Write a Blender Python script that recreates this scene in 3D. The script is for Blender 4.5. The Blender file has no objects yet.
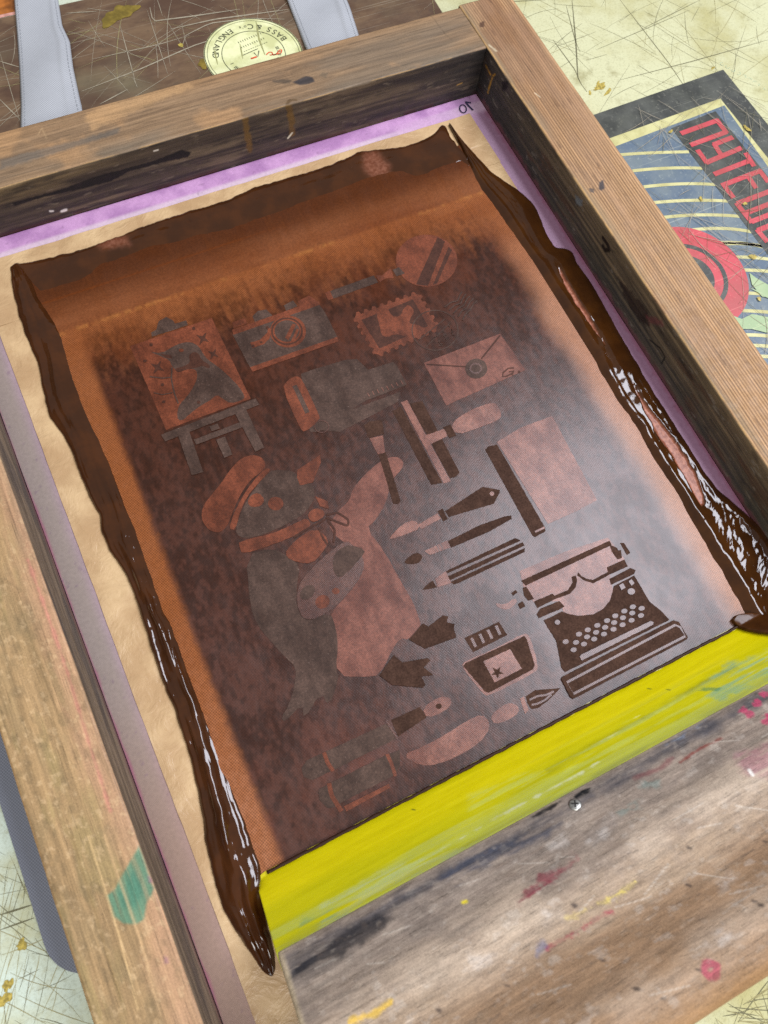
import bpy, bmesh, math, random
import numpy as np
from mathutils import Matrix, Vector
from mathutils.geometry import tessellate_polygon

random.seed(7)
rng = np.random.default_rng(11)
SC = bpy.context.scene
COL = SC.collection

# ------------------------------------------------------------------ camera model (solved from the frame's edges)
RM = np.array([[0.8968359862312532, -0.4332790564316935, 0.08918785263855582],
               [-0.3827305176854054, -0.8611016399319433, -0.3346958567696628],
               [0.22181651118182572, 0.2660323757819307, -0.9380960560640599]])
CP = np.array([0.08208483962950196, -0.4037371047952768, 0.44388072316393046])
FP = 775.417866193036
W, H = 0.400, 0.0391           # inner width of the screen frame, height of its rails
RW = 0.0428                    # width of a rail
TZ = -0.004                    # table top
YB = -0.530                    # inner edge of the hidden bottom rail


def ray(x, y):
    return RM.T @ np.array([(x - 384) / FP, (y - 512) / FP, 1.0])


def at(x, y, z=0.0):
    d = ray(x, y)
    return CP + d * (z - CP[2]) / d[2]


def aty(x, y, Y):
    d = ray(x, y)
    return CP + d * (Y - CP[1]) / d[1]


def atx(x, y, X):
    d = ray(x, y)
    return CP + d * (X - CP[0]) / d[0]


def zp(o, pts, s=4.0):
    """points read off an enlargement of the photo -> photo pixels"""
    return [(o[0] + x / s, o[1] + y / s) for x, y in pts]


def pl(pts, z=0.0):
    return np.array([at(x, y, z)[:2] for x, y in pts])


def lin(c):
    c = np.asarray(c, float) / 255.0
    return np.where(c <= 0.04045, c / 12.92, ((c + 0.055) / 1.055) ** 2.4)


# ------------------------------------------------------------------ numpy noise
def _hash(ix, iy, seed):
    h = (ix.astype(np.int64) * 374761393 + iy.astype(np.int64) * 668265263 + seed * 982451653) & 0xFFFFFFFF
    h = ((h ^ (h >> 13)) * 1274126177) & 0xFFFFFFFF
    h = (h ^ (h >> 16)) & 0xFFFFFFFF
    return h / 4294967295.0


def vn(x, y, seed=0):
    x = np.asarray(x, float); y = np.asarray(y, float)
    ix = np.floor(x); iy = np.floor(y)
    fx = x - ix; fy = y - iy
    fx = fx * fx * fx * (fx * (fx * 6 - 15) + 10); fy = fy * fy * fy * (fy * (fy * 6 - 15) + 10)
    a = _hash(ix, iy, seed); b = _hash(ix + 1, iy, seed); c = _hash(ix, iy + 1, seed); d = _hash(ix + 1, iy + 1, seed)
    return (a * (1 - fx) + b * fx) * (1 - fy) + (c * (1 - fx) + d * fx) * fy


def fbm(x, y, seed=0, o=4):
    s = 0; a = 1.0; t = 0
    x = np.asarray(x, float); y = np.asarray(y, float)
    for k in range(o):
        ca, sa = math.cos(0.5 * k), math.sin(0.5 * k)
        s = s + a * vn(x * 2 ** k + 13.7 * k, y * 2 ** k - 7.1 * k, seed + k * 17)
        t += a; a *= 0.55
    return s / t


def ss(a, b, x):
    t = np.clip((x - a) / (b - a), 0, 1)
    return t * t * (3 - 2 * t)


def seg_dist(U, V, pts, closed):
    n = len(pts)
    best = np.full(U.shape, 1e9)
    for i in range(n if closed else n - 1):
        a = pts[i]; b = pts[(i + 1) % n]
        dx, dy = b[0] - a[0], b[1] - a[1]
        L = dx * dx + dy * dy + 1e-18
        t = np.clip(((U - a[0]) * dx + (V - a[1]) * dy) / L, 0, 1)
        best = np.minimum(best, (U - a[0] - t * dx) ** 2 + (V - a[1] - t * dy) ** 2)
    return np.sqrt(best)


def inside(U, V, pts):
    r = np.zeros(U.shape, bool)
    n = len(pts)
    for i in range(n):
        a = pts[i]; b = pts[(i + 1) % n]
        if a[1] == b[1]:
            continue
        c = ((a[1] > V) != (b[1] > V)) & (U < (b[0] - a[0]) * (V - a[1]) / (b[1] - a[1]) + a[0])
        r ^= c
    return r


class Paint:
    """stains and marks mixed into a surface's own colour, in metres on that surface"""
    def __init__(s, U, V, col):
        s.U, s.V = U, V
        s.c = np.array(col, float)

    def mix(s, m, c):
        m = np.clip(m, 0, 1)[..., None]
        s.c = s.c * (1 - m) + np.asarray(c) * m

    def _sel(s, pts, mrg):
        p = np.asarray(pts)
        return np.nonzero((s.U > p[:, 0].min() - mrg) & (s.U < p[:, 0].max() + mrg) & (s.V > p[:, 1].min() - mrg) & (s.V < p[:, 1].max() + mrg))

    def poly(s, pts, c, soft=0.0006, op=1.0, rough=0.0, fr=400, seed=1, grain=None, sel=None):
        k = s._sel(pts, soft * 2 + rough * 2)
        U, V = s.U[k], s.V[k]
        if not U.size:
            return
        d = seg_dist(U, V, pts, True)
        d = np.where(inside(U, V, pts), -d, d)
        if rough:
            d = d + (fbm(U * fr, V * fr, seed) - 0.5) * 2 * rough
        m = ss(soft, -soft, d) * op
        if grain is not None:
            m = m * grain[k]
        if sel is not None:
            m = m * sel[k]
        s.c[k] = s.c[k] * (1 - m[:, None]) + np.asarray(c) * m[:, None]

    def line(s, pts, w, c, soft=0.0005, op=1.0, rough=0.0, fr=500, seed=2, closed=False, grain=None, sel=None):
        k = s._sel(pts, w + soft * 2 + rough * 2)
        U, V = s.U[k], s.V[k]
        if not U.size:
            return
        d = seg_dist(U, V, pts, closed) - w / 2
        if rough:
            d = d + (fbm(U * fr, V * fr, seed) - 0.5) * 2 * rough
        m = ss(soft, -soft, d) * op
        if grain is not None:
            m = m * grain[k]
        if sel is not None:
            m = m * sel[k]
        s.c[k] = s.c[k] * (1 - m[:, None]) + np.asarray(c) * m[:, None]


# ------------------------------------------------------------------ objects
def tag(o, label=None, cat=None, group=None, kind=None):
    if label: o['label'] = label
    if cat: o['category'] = cat
    if group: o['group'] = group
    if kind: o['kind'] = kind
    return o


def empty(name, loc, **k):
    o = bpy.data.objects.new(name, None)
    COL.objects.link(o)
    o.location = loc
    o.empty_display_size = 0.02
    return tag(o, **k)


def link(name, me, mats, parent=None):
    o = bpy.data.objects.new(name, me)
    COL.objects.link(o)
    for m in (mats if isinstance(mats, (list, tuple)) else [mats]):
        me.materials.append(m)
    if parent is not None:
        o.parent = parent
        o.matrix_parent_inverse = Matrix.Translation(world_loc(parent)).inverted()
    return o


def world_loc(o):
    v = Vector((0, 0, 0))
    # empties only carry a location, meshes are built in world coordinates
    return Vector(o.location) if o.parent is None else Vector((0, 0, 0))


def mesh_np(name, co, faces, mats, parent=None, attrs=None, smooth=True, mi=None):
    me = bpy.data.meshes.new(name)
    co = np.asarray(co, float)
    me.from_pydata(co.tolist() if not isinstance(faces, np.ndarray) else [], [], [] if isinstance(faces, np.ndarray) else faces)
    if isinstance(faces, np.ndarray):
        nf, k = faces.shape
        me.vertices.add(len(co)); me.vertices.foreach_set('co', co.ravel())
        me.loops.add(nf * k); me.loops.foreach_set('vertex_index', faces.ravel().astype(np.int32))
        me.polygons.add(nf); me.polygons.foreach_set('loop_start', np.arange(0, nf * k, k, dtype=np.int32))
        me.update(calc_edges=True)
    for nm, a in (attrs or {}).items():
        if a.ndim == 2:
            at_ = me.attributes.new(nm, 'FLOAT_COLOR', 'POINT')
            c = np.ones((len(co), 4)); c[:, :3] = np.clip(a, 0, 4)
            at_.data.foreach_set('color', c.ravel())
        else:
            at_ = me.attributes.new(nm, 'FLOAT', 'POINT')
            at_.data.foreach_set('value', a.ravel())
    if smooth:
        me.polygons.foreach_set('use_smooth', np.ones(len(me.polygons), bool))
    if mi is not None:
        me.polygons.foreach_set('material_index', np.asarray(mi, np.int32))
    me.validate(); me.update()
    return link(name, me, mats, parent)


def grid_faces(nu, nv, closed_v=False):
    i = np.arange(nu - 1)[:, None]; j = np.arange(nv if closed_v else nv - 1)[None, :]
    j2 = (j + 1) % nv
    f = np.stack([i * nv + j, (i + 1) * nv + j, (i + 1) * nv + j2, i * nv + j2], -1)
    return f.reshape(-1, 4)


def smooth_poly(pts, it=2):
    p = np.asarray(pts, float)
    for _ in range(it):
        q = np.roll(p, -1, 0)
        p = np.stack([p * .75 + q * .25, p * .25 + q * .75], 1).reshape(-1, 2)
    return p


def resample(pts, n, closed=False):
    p = np.asarray(pts, float)
    if closed: p = np.vstack([p, p[:1]])
    d = np.r_[0, np.cumsum(np.linalg.norm(np.diff(p, axis=0), axis=1))]
    t = np.linspace(0, d[-1], n)
    return np.stack([np.interp(t, d, p[:, k]) for k in range(p.shape[1])], 1)


class Flat:
    """flat inked shapes on one plane, collected into one mesh (thin solid when th > 0)"""
    def __init__(s): s.v = []; s.f = []; s.m = []

    def poly(s, p, z, m=0):
        p = [(float(a), float(b)) for a, b in p]
        tri = tessellate_polygon([[Vector((a, b, 0)) for a, b in p]])
        b0 = len(s.v)
        s.v += [(a, b, z) for a, b in p]
        for t in tri:
            a, b, c = (Vector(p[i]).to_3d() for i in t)
            if (b - a).cross(c - a).z < 0: t = (t[0], t[2], t[1])
            s.f.append(tuple(b0 + i for i in t)); s.m.append(m)

    def line(s, p, w, z, m=0, closed=False, taper=False):
        p = np.asarray(p, float)
        if closed: p = np.vstack([p, p[:1]])
        b0 = len(s.v); n = len(p)
        for i in range(n):
            a = p[max(i - 1, 0)] if not (closed and i == 0) else p[-2]
            b = p[min(i + 1, n - 1)] if not (closed and i == n - 1) else p[1]
            t = b - a; t = t / (np.linalg.norm(t) + 1e-12)
            ww = w / 2
            if taper: ww *= 0.25 + 0.75 * math.sin(math.pi * (i + 0.15) / (n - 0.7))
            nrm = np.array([-t[1], t[0]]) * ww
            s.v += [(*(p[i] + nrm), z), (*(p[i] - nrm), z)]
        for i in range(n - 1):
            s.f.append((b0 + 2 * i, b0 + 2 * i + 1, b0 + 2 * i + 3, b0 + 2 * i + 2)); s.m.append(m)

    def build(s, name, mats, parent=None):
        return mesh_np(name, np.array(s.v), s.f, mats, parent, smooth=False, mi=s.m)


# ------------------------------------------------------------------ materials
class NT:
    def __init__(s, name):
        s.m = bpy.data.materials.new(name); s.m.use_nodes = True
        s.t = s.m.node_tree; s.n = s.t.nodes; s.l = s.t.links
        s.b = s.n['Principled BSDF']

    def node(s, kind, **k):
        n = s.n.new(kind)
        for a, v in k.items():
            if a.startswith('i_'):
                n.inputs[a[2:].replace('_', ' ')].default_value = v
            else:
                setattr(n, a, v)
        return n

    def link(s, a, b): s.l.new(a, b)

    def coord(s, scale=(1, 1, 1), rot=(0, 0, 0)):
        g = s.node('ShaderNodeNewGeometry')
        mp = s.node('ShaderNodeMapping'); mp.inputs['Scale'].default_value = scale; mp.inputs['Rotation'].default_value = rot
        s.link(g.outputs['Position'], mp.inputs['Vector'])
        return mp.outputs[0]

    def noise(s, scale, detail=4, rough=.55, vec=None, dist=0):
        n = s.node('ShaderNodeTexNoise')
        n.inputs['Scale'].default_value = scale; n.inputs['Detail'].default_value = detail
        n.inputs['Roughness'].default_value = rough; n.inputs['Distortion'].default_value = dist
        if vec is None: vec = s.coord()
        s.link(vec, n.inputs['Vector'])
        return n.outputs[0]

    def ramp(s, v, a, b, lo=0.0, hi=1.0):
        r = s.node('ShaderNodeMapRange'); r.interpolation_type = 'SMOOTHSTEP'
        for k, x in zip(('From Min', 'From Max', 'To Min', 'To Max'), (a, b, lo, hi)): r.inputs[k].default_value = x
        s.link(v, r.inputs['Value'])
        return r.outputs['Result']

    def mix(s, f, a, b, mode='MIX'):
        n = s.node('ShaderNodeMix'); n.data_type = 'RGBA'; n.blend_type = mode
        for k, x in ((0, f), (6, a), (7, b)):
            if hasattr(x, 'is_linked') or hasattr(x, 'links'): s.link(x, n.inputs[k])
            elif k == 0: n.inputs[0].default_value = x
            else: n.inputs[k].default_value = (*x, 1)
        return n.outputs[2]

    def math(s, op, a, b=0.5):
        n = s.node('ShaderNodeMath'); n.operation = op
        for k, x in ((0, a), (1, b)):
            if isinstance(x, (int, float)): n.inputs[k].default_value = x
            else: s.link(x, n.inputs[k])
        return n.outputs[0]

    def attr(s, nm):
        n = s.node('ShaderNodeAttribute'); n.attribute_name = nm
        return n

    def bump(s, h, strength=.3, dist=.0005, base=None):
        n = s.node('ShaderNodeBump'); n.inputs['Strength'].default_value = strength; n.inputs['Distance'].default_value = dist
        s.link(h, n.inputs['Height'])
        if base is not None: s.link(base, n.inputs['Normal'])
        return n.outputs[0]

    def out(s, color=None, rough=None, spec=None, normal=None, coat=None):
        for nm, v in (('Base Color', color), ('Roughness', rough), ('Specular IOR Level', spec), ('Normal', normal), ('Coat Weight', coat)):
            if v is None: continue
            if isinstance(v, (int, float)): s.b.inputs[nm].default_value = v
            elif isinstance(v, (tuple, list, np.ndarray)): s.b.inputs[nm].default_value = (*v, 1)
            else: s.link(v, s.b.inputs[nm])
        return s.m


def weave(t, pitch=0.0011, rot=math.radians(18)):
    """dotted thread pattern of a woven mesh, 0..1"""
    v = t.coord((1 / pitch,) * 3, (0, 0, rot))
    sx = t.node('ShaderNodeSeparateXYZ'); t.link(v, sx.inputs[0])
    a = t.math('SINE', t.math('MULTIPLY', sx.outputs[0], 2 * math.pi))
    b = t.math('SINE', t.math('MULTIPLY', sx.outputs[1], 2 * math.pi))
    return t.math('ADD', t.math('MULTIPLY', t.math('MULTIPLY', a, b), 0.5), 0.5)


def mat_painted_wood(name, gscale, rough=.6, bump=.5, spec=.35):
    t = NT(name)
    c = t.attr('col').outputs['Color']
    n = t.noise(1, 5, .6, t.coord(gscale))
    sp = t.noise(1300, 4, .7)
    k = t.math('ADD', t.ramp(n, .3, .72, .78, 1.12), t.ramp(sp, .3, .72, -.16, .14))
    po = t.noise(1, 4, .65, t.coord(tuple(q * (4.2 if q > 100 else 2.2) for q in gscale)))
    k = t.math('SUBTRACT', k, t.ramp(po, .57, .66, 0, .30))
    po2 = t.noise(1, 3, .6, t.coord(tuple(q * (3.0 if q > 100 else 3.5) for q in gscale)))
    k = t.math('ADD', k, t.ramp(po2, .60, .68, 0, .18))
    g = t.mix(1.0, c, k, 'MULTIPLY')
    nb = t.bump(n, bump, .0004)
    nb = t.bump(sp, .25, .0002, nb)
    return t.out(g, t.ramp(t.noise(160, 3), .3, .7, rough - .1, rough + .12), spec, nb)


def mat_plain(name, c, rough=.5, spec=.4, var=.15, sc=300, bump=0.0, detail=4):
    t = NT(name)
    n = t.noise(sc, detail)
    col = t.mix(t.ramp(n, .3, .7), tuple(np.asarray(c) * (1 - var)), tuple(np.asarray(c) * (1 + var)))
    nb = t.bump(n, bump, .0003) if bump else None
    return t.out(col, rough, spec, nb)


L = lambda r, g, b, k=1.0: tuple(lin((r, g, b)) * k)

# ================================================================== TABLE
def m_table():
    t = NT('table_laminate')
    a = t.noise(9, 6, .62); b = t.noise(42, 6, .65); c2 = t.noise(700, 3, .6)
    # yellow-green to cooler pale green patches
    big = t.noise(2.2, 2, .5)
    sx = t.node('ShaderNodeSeparateXYZ'); t.link(t.coord(), sx.inputs[0])
    side = t.math('ADD', sx.outputs[0], t.math('MULTIPLY', big, .12))
    base = t.mix(t.ramp(side, .10, .34), L(208, 222, 208, .90), L(216, 216, 174, .82))
    base = t.mix(t.ramp(a, .46, .68), base, L(190, 184, 128, .82))
    base = t.mix(t.ramp(b, .56, .74, 0, .6), base, L(132, 124, 76))
    base = t.mix(t.ramp(t.noise(150, 5, .7), .54, .72, 0, .45), base, L(150, 146, 108))
    base = t.mix(t.ramp(c2, .45, .75, 0, .28), base, L(120, 116, 80))
    sep = t.node('ShaderNodeSeparateXYZ'); t.link(t.coord(), sep.inputs[0])
    col = base
    # fine families of hairline scratches
    for ang, sc, th, seed, k in ((.35, 300, .68, 1, .28), (1.2, 260, .70, 5, .25), (-.7, 330, .69, 9, .25), (2.2, 240, .71, 12, .25)):
        n = t.noise(1, 2, .5, t.coord((sc * .018, sc * 2.2, 1), (0, 0, ang)))
        col = t.mix(t.ramp(n, th, th + .05, 0, k), col, L(112, 108, 84))
    r = t.ramp(t.noise(55, 4), .35, .7, .28, .5)
    return t.out(col, r, .45, t.bump(c2, .15, .0003))


table = empty('work_table', (0.3, -0.1, TZ), label='pale yellow scratched work table top under everything', cat='table')
M_table = m_table()
bm = bmesh.new()
bmesh.ops.create_cube(bm, size=1, matrix=Matrix.Translation((.3, -.15, TZ - .015)) @ Matrix.Diagonal((2.0, 1.8, .03, 1)))
me = bpy.data.meshes.new('table_top'); bm.to_mesh(me); bm.free()
table_top = link('table_top', me, M_table, table)

M_scr_d = mat_plain('scratch_dark', L(104, 101, 76), .7, .2)
M_scr_b = mat_plain('scratch_brown', L(146, 138, 96), .7, .2)
M_scr_l = mat_plain('scratch_light', L(154, 145, 125), .6, .3)
M_ochre = mat_plain('ochre_paint', L(164, 146, 70), .35, .5, .4, 700)
M_olive = mat_plain('olive_varnish', L(122, 104, 40), .3, .5, .3, 160)
M_ghost = mat_plain('pale_print', L(176, 190, 160), .5, .3)


def scratches(name, n, box, z, mats, parent, ln=(.01, .09), w=(.00025, .0006), clip=None, seed=1, angs=None):
    r = random.Random(seed); F = Flat()
    k = 0; tries = 0
    while k < n and tries < n * 30:
        tries += 1
        x = r.uniform(box[0], box[1]); y = r.uniform(box[2], box[3])
        a = r.choice(angs) + r.gauss(0, .12) if angs and r.random() < .65 else r.uniform(0, math.pi)
        l = r.uniform(*ln) * (1 if r.random() > .2 else 1.6)
        cur = r.gauss(0, .12)
        pts = []
        for i in range(7):
            u = (i / 6 - .5) * l
            pts.append((x + u * math.cos(a) - cur * u * u / l * math.sin(a), y + u * math.sin(a) + cur * u * u / l * math.cos(a)))
        pts = np.array(pts)
        if clip is not None and not inside(pts[:, 0], pts[:, 1], clip).all():
            continue
        F.line(pts, r.uniform(*w), z + k * 1e-7, r.choices(range(len(mats)), [3, 2, 1][:len(mats)])[0], taper=True)
        k += 1
    return F.build(name, mats, parent)


# regions of the bare table the photo shows
right_t = pl([(470, -40), (800, -40), (800, 420), (690, 300), (560, 110)], TZ)
left_t = pl([(-20, 760), (120, 1060), (-20, 1060)], TZ)
scratches('scratches', 150, (right_t[:, 0].min(), right_t[:, 0].max(), right_t[:, 1].min(), right_t[:, 1].max()), TZ + .00010,
          [M_scr_d, M_scr_b], table, (.01, .08), (.00016, .00042), right_t, 3, [.9, 2.1, .15])
scratches('scratches', 60, (left_t[:, 0].min(), left_t[:, 0].max(), left_t[:, 1].min(), left_t[:, 1].max()), TZ + .00010,
          [M_scr_d, M_scr_b], table, (.008, .05), (.00014, .00036), left_t, 4, [1.0, 2.3])
corner_t = pl([(680, 1040), (780, 960), (790, 1050)], TZ)
scratches('scratches', 40, (corner_t[:, 0].min(), corner_t[:, 0].max(), corner_t[:, 1].min(), corner_t[:, 1].max()), TZ + .00010,
          [M_scr_d, M_scr_b], table, (.006, .03), (.0002, .0005), corner_t, 6)
F = Flat()
for p, w in (([(572, 0), (576, 45), (578, 80), (587, 92)], .0011), ([(566, 5), (575, 40), (580, 52)], .0006), ([(553, 40), (575, 70), (580, 82)], .0007),
             ([(480, 3), (545, 0)], .0008), ([(620, 0), (668, 62), (690, 95)], .0006), ([(620, 80), (690, 62), (768, 40)], .0007), ([(596, 50), (690, 10)], .0005),
             ([(640, 30), (700, 0)], .0006), ([(0, 915), (32, 905)], .0009), ([(0, 930), (34, 918)], .0007)):
    F.line(resample(pl(p, TZ), 14), w, TZ + .00016, 0, taper=True)
F.build('scratches', [M_scr_d], table)
F = Flat()
def blob(F, c, rx, ry, z, m=0, ang=0.0, n=26, rough=.25, seed=0):
    pts = []
    r = random.Random(seed)
    ph = [r.uniform(0, 6.28) for _ in range(4)]
    for i in range(n):
        a = 2 * math.pi * i / n
        k = 1 + rough * (.5 * math.sin(2 * a + ph[0]) + .3 * math.sin(3 * a + ph[1]) + .25 * math.sin(5 * a + ph[2]) + .2 * math.sin(8 * a + ph[3]))
        x, y = rx * k * math.cos(a), ry * k * math.sin(a)
        pts.append((c[0] + x * math.cos(ang) - y * math.sin(ang), c[1] + x * math.sin(ang) + y * math.cos(ang)))
    F.poly(pts, z, m)
for i, (px, py, rx, ry, an) in enumerate(((600, 87, .007, .0022, .1), (608, 92, .004, .0016, .4), (598, 84, .003, .0012, .6), (713, 68, .0018, .0012, .3),
                                           (590, 93, .002, .0012, 1.1), (8, 985, .003, .002, 1), (22, 945, .003, .002, .4), (2, 1000, .004, .003, 0))):
    F = Flat(); blob(F, at(px, py, TZ)[:2], rx, ry, TZ + .0002 + i * 1e-6, 0, an, seed=i, rough=.5); F.build('paint_spot', [M_ochre], table)
# faint ghost lettering rubs near the poster's corner: plain curls
F = Flat()
for i in range(9):
    c = at(722 + i * 5.5, 64 + i * 3.1, TZ)[:2]
    an = np.linspace(0.4 + i, 5.2 + i * .6, 12)
    F.line(np.stack([c[0] + .0016 * np.cos(an), c[1] + .0016 * np.sin(an)], 1), .0004, TZ + .00018, 0)
F.build('faded_curls', [M_ghost], table)

# ================================================================== DARK BOARD PANEL pasted at the back of the table
def m_darkpanel():
    t = NT('brown_panel')
    a = t.noise(14, 6, .65, t.coord((1, 2.4, 1), (0, 0, .3))); b = t.noise(120, 5, .65)
    c = t.mix(t.ramp(a, .38, .66), L(82, 60, 46), L(116, 93, 70))
    c = t.mix(t.ramp(t.noise(7, 4), .5, .7, 0, .7), c, L(116, 110, 86))
    c = t.mix(t.ramp(b, .55, .75, 0, .5), c, L(62, 50, 40))
    for ang, sc, th in ((.5, 300, .66), (1.5, 260, .68), (-.8, 300, .67)):
        n = t.noise(1, 2, .5, t.coord((sc * .02, sc * 2, 1), (0, 0, ang)))
        c = t.mix(t.ramp(n, th, th + .05, 0, .5), c, L(150, 140, 122))
    return t.out(c, t.ramp(t.noise(60, 4), .3, .7, .25, .5), .5)


M_dark = m_darkpanel()
dp = pl([(0, 19), (85, 0)], TZ)
dirv = (dp[1] - dp[0]); dirv = dirv / np.linalg.norm(dirv); nv = np.array([dirv[1], -dirv[0]])
if nv[1] > 0: nv = -nv
o0 = dp[0] - dirv * .28; o1 = dp[0] + dirv * .325
ppoly = [o0, o1, o1 + nv * .2, o0 + nv * .2]
if True:
    F = Flat(); F.poly(ppoly, TZ + .0004)
panel = F.build('brown_board', [M_dark])
tag(panel, 'dark brown scratched printed board behind the wooden frame', 'board')
vis = pl([(-30, 40), (20, 20), (95, 2), (200, -30), (480, -30), (480, 10), (300, 60), (80, 120), (-30, 150)], TZ)
scratches('scratches', 95, (vis[:, 0].min(), vis[:, 0].max(), vis[:, 1].min(), vis[:, 1].max()), TZ + .0006, [M_scr_l, M_scr_b], panel,
          (.01, .09), (.00015, .00042), vis, 8, [.5, 1.4, 2.4])
F = Flat()
for p, w in (([(82, 92), (140, 70), (192, 47), (250, 28)], .001), ([(150, 8), (153, 22), (192, 17), (240, 10)], .0012), ([(170, 30), (215, 20), (290, 10)], .0012),
             ([(92, 60), (115, 55), (160, 45), (190, 36)], .0007), ([(182, 48), (186, 36), (210, 24), (250, 19), (285, 20)], .0010), ([(66, 14), (98, 12)], .0008),
             ([(100, 105), (128, 90)], .0009), ([(120, 25), (137, 88)], .0006), ([(147, 10), (168, 75)], .0005), ([(0, 62), (20, 68)], .0008), ([(0, 100), (20, 120)], .0007)):
    F.line(resample(pl(p, TZ), 16), w, TZ + .0007, 0, taper=True)
F.build('scratches', [M_scr_l], panel)
F = Flat()
blob(F, at(119, 15, TZ)[:2], .013, .008, TZ + .00075, 0, .3, 40, .5, 3); F.build('paint_spot', [M_olive], panel)
F = Flat(); blob(F, at(181, 46, TZ)[:2], .0016, .0024, TZ + .00076, 0, .3, 20, .3, 4); F.build('paint_spot', [M_ochre], panel)
F = Flat(); blob(F, at(205, 64, TZ)[:2], .006, .004, TZ + .00077, 0, 1.2, 30, .5, 5); F.build('paint_spot', [M_olive], panel)

M_orange = mat_plain('orange_print', L(156, 92, 36), .45, .4, .5, 90, detail=6)
M_pinkedge = mat_plain('pink_edge', L(190, 140, 128), .5, .3, .25, 200)
F = Flat()
q = [dp[0] - dirv * .2 - nv * .0035, dp[0] + dirv * .0165 - nv * .0035, dp[0] + dirv * .0265 - nv * .055, dp[0] - dirv * .2 - nv * .055]
F.poly(q, TZ + .0005)
op = F.build('printed_sheet', [M_orange])
tag(op, 'orange brown printed sheet with pink edge in the far corner beyond the strap', 'sheet')
F = Flat()
F.poly([dp[0] - dirv * .2 - nv * .0004, dp[0] + dirv * .034 - nv * .0004, dp[0] + dirv * .034 - nv * .0034, dp[0] - dirv * .2 - nv * .0034], TZ + .0005)
F.build('border', [M_pinkedge], op)

# ================================================================== ROUND PAPER LABEL
lc3 = pl([(204, 57), (251, 19.5), (301, 47)], TZ)
(ax, ay), (bx, by), (cx, cy) = lc3
dd = 2 * (ax * (by - cy) + bx * (cy - ay) + cx * (ay - by))
LC = np.array([((ax**2 + ay**2) * (by - cy) + (bx**2 + by**2) * (cy - ay) + (cx**2 + cy**2) * (ay - by)) / dd,
               ((ax**2 + ay**2) * (cx - bx) + (bx**2 + by**2) * (ax - cx) + (cx**2 + cy**2) * (bx - ax)) / dd])
LR = np.linalg.norm(LC - lc3[0])


def m_label():
    t = NT('label_paper')
    a = t.noise(60, 5, .6); b = t.noise(300, 4, .6)
    c = t.mix(t.ramp(a, .4, .65), L(226, 228, 178, .98), L(206, 208, 150, .9))
    c = t.mix(t.ramp(b, .55, .8, 0, .35), c, L(150, 148, 96))
    return t.out(c, .4, .4)


F = Flat()
an = np.linspace(0, 2 * np.pi, 72, endpoint=False)
F.poly(np.stack([LC[0] + LR * np.cos(an), LC[1] + LR * np.sin(an)], 1), TZ + .0010, 0)
for rr, w in ((.985, .0006), (.93, .0003), (.64, .0005)):
    F.line(np.stack([LC[0] + LR * rr * np.cos(an), LC[1] + LR * rr * np.sin(an)], 1), w, TZ + .00115, 1, closed=True)
lab = F.build('paper_label', [m_label(), mat_plain('label_ink', L(58, 62, 44), .6, .3, .3, 400)])
tag(lab, 'round cream paper label lettered around its rim, half under the wooden frame', 'label')


def letters(name, items, mat, parent, z, th=.0):
    """items: (char, x, y, height, angle, mirror) -> one mesh of flat lettering"""
    vs, fs = [], []
    for ch, x, y, h, a, mir in items:
        cu = bpy.data.curves.new('glyph', 'FONT'); cu.body = ch; cu.align_x = 'CENTER'; cu.align_y = 'CENTER'; cu.size = h * 1.38
        ob = bpy.data.objects.new('glyph', cu); COL.objects.link(ob)
        dg = bpy.context.evaluated_depsgraph_get(); dg.update()
        m = ob.evaluated_get(dg).to_mesh()
        b0 = len(vs); ca, sa = math.cos(a), math.sin(a)
        for v in m.vertices:
            u, w = v.co.x * (-1 if mir else 1), v.co.y
            vs.append((x + u * ca - w * sa, y + u * sa + w * ca, z))
        for p in m.polygons:
            ids = [b0 + i for i in p.vertices]
            fs.append(tuple(ids[::-1] if mir else ids))
        ob.evaluated_get(dg).to_mesh_clear()
        COL.objects.unlink(ob); bpy.data.objects.remove(ob); bpy.data.curves.remove(cu)
    return mesh_np(name, np.array(vs), fs, [mat], parent, smooth=False)


def ang_of(px, py):
    p = at(px, py, TZ)[:2] - LC
    return math.atan2(p[1], p[0])


items = []
a0, a1 = ang_of(285, 39), ang_of(269, 31)        # B .. last S
for i, ch in enumerate('BASS'):
    a = a0 + (a1 - a0) * i / 3
    items.append((ch, LC[0] + LR * .77 * math.cos(a), LC[1] + LR * .77 * math.sin(a), .0052, a + math.pi / 2, False))
for ch, px, py, h in (('&', 259, 28.5, .0052), ('C', 250.5, 28, .0052), ('o', 245.5, 28.5, .003), ("'", 243, 29, .003), ('s', 240.5, 29.5, .003)):
    a = ang_of(px, py)
    items.append((ch, LC[0] + LR * .77 * math.cos(a), LC[1] + LR * .77 * math.sin(a), h, a + math.pi / 2, False))
a0, a1 = ang_of(231, 33), ang_of(217, 57)
for i, ch in enumerate('ENGLAND'):
    a = a0 + (a1 - a0) * i / 6
    items.append((ch, LC[0] + LR * .77 * math.cos(a), LC[1] + LR * .77 * math.sin(a), .0050, a + math.pi / 2, False))
M_blackp = mat_plain('black_print', L(52, 54, 42), .6, .3, .25, 500)
letters('lettering', items, M_blackp, lab, TZ + .0012)
F = Flat()
r0 = random.Random(5)
for k in range(60):      # rows of unreadable fine print
    a = ang_of(290, 44) + (ang_of(222, 66) - ang_of(290, 44)) * k / 59
    if r0.random() < .25: continue
    for rr in (.55,):
        p = LC + LR * rr * np.array([math.cos(a), math.sin(a)])
        q = LC + LR * (rr - .07) * np.array([math.cos(a + r0.uniform(-.02, .02)), math.sin(a)])
        F.line([p, q], .0005, TZ + .00118, 0)
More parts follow.
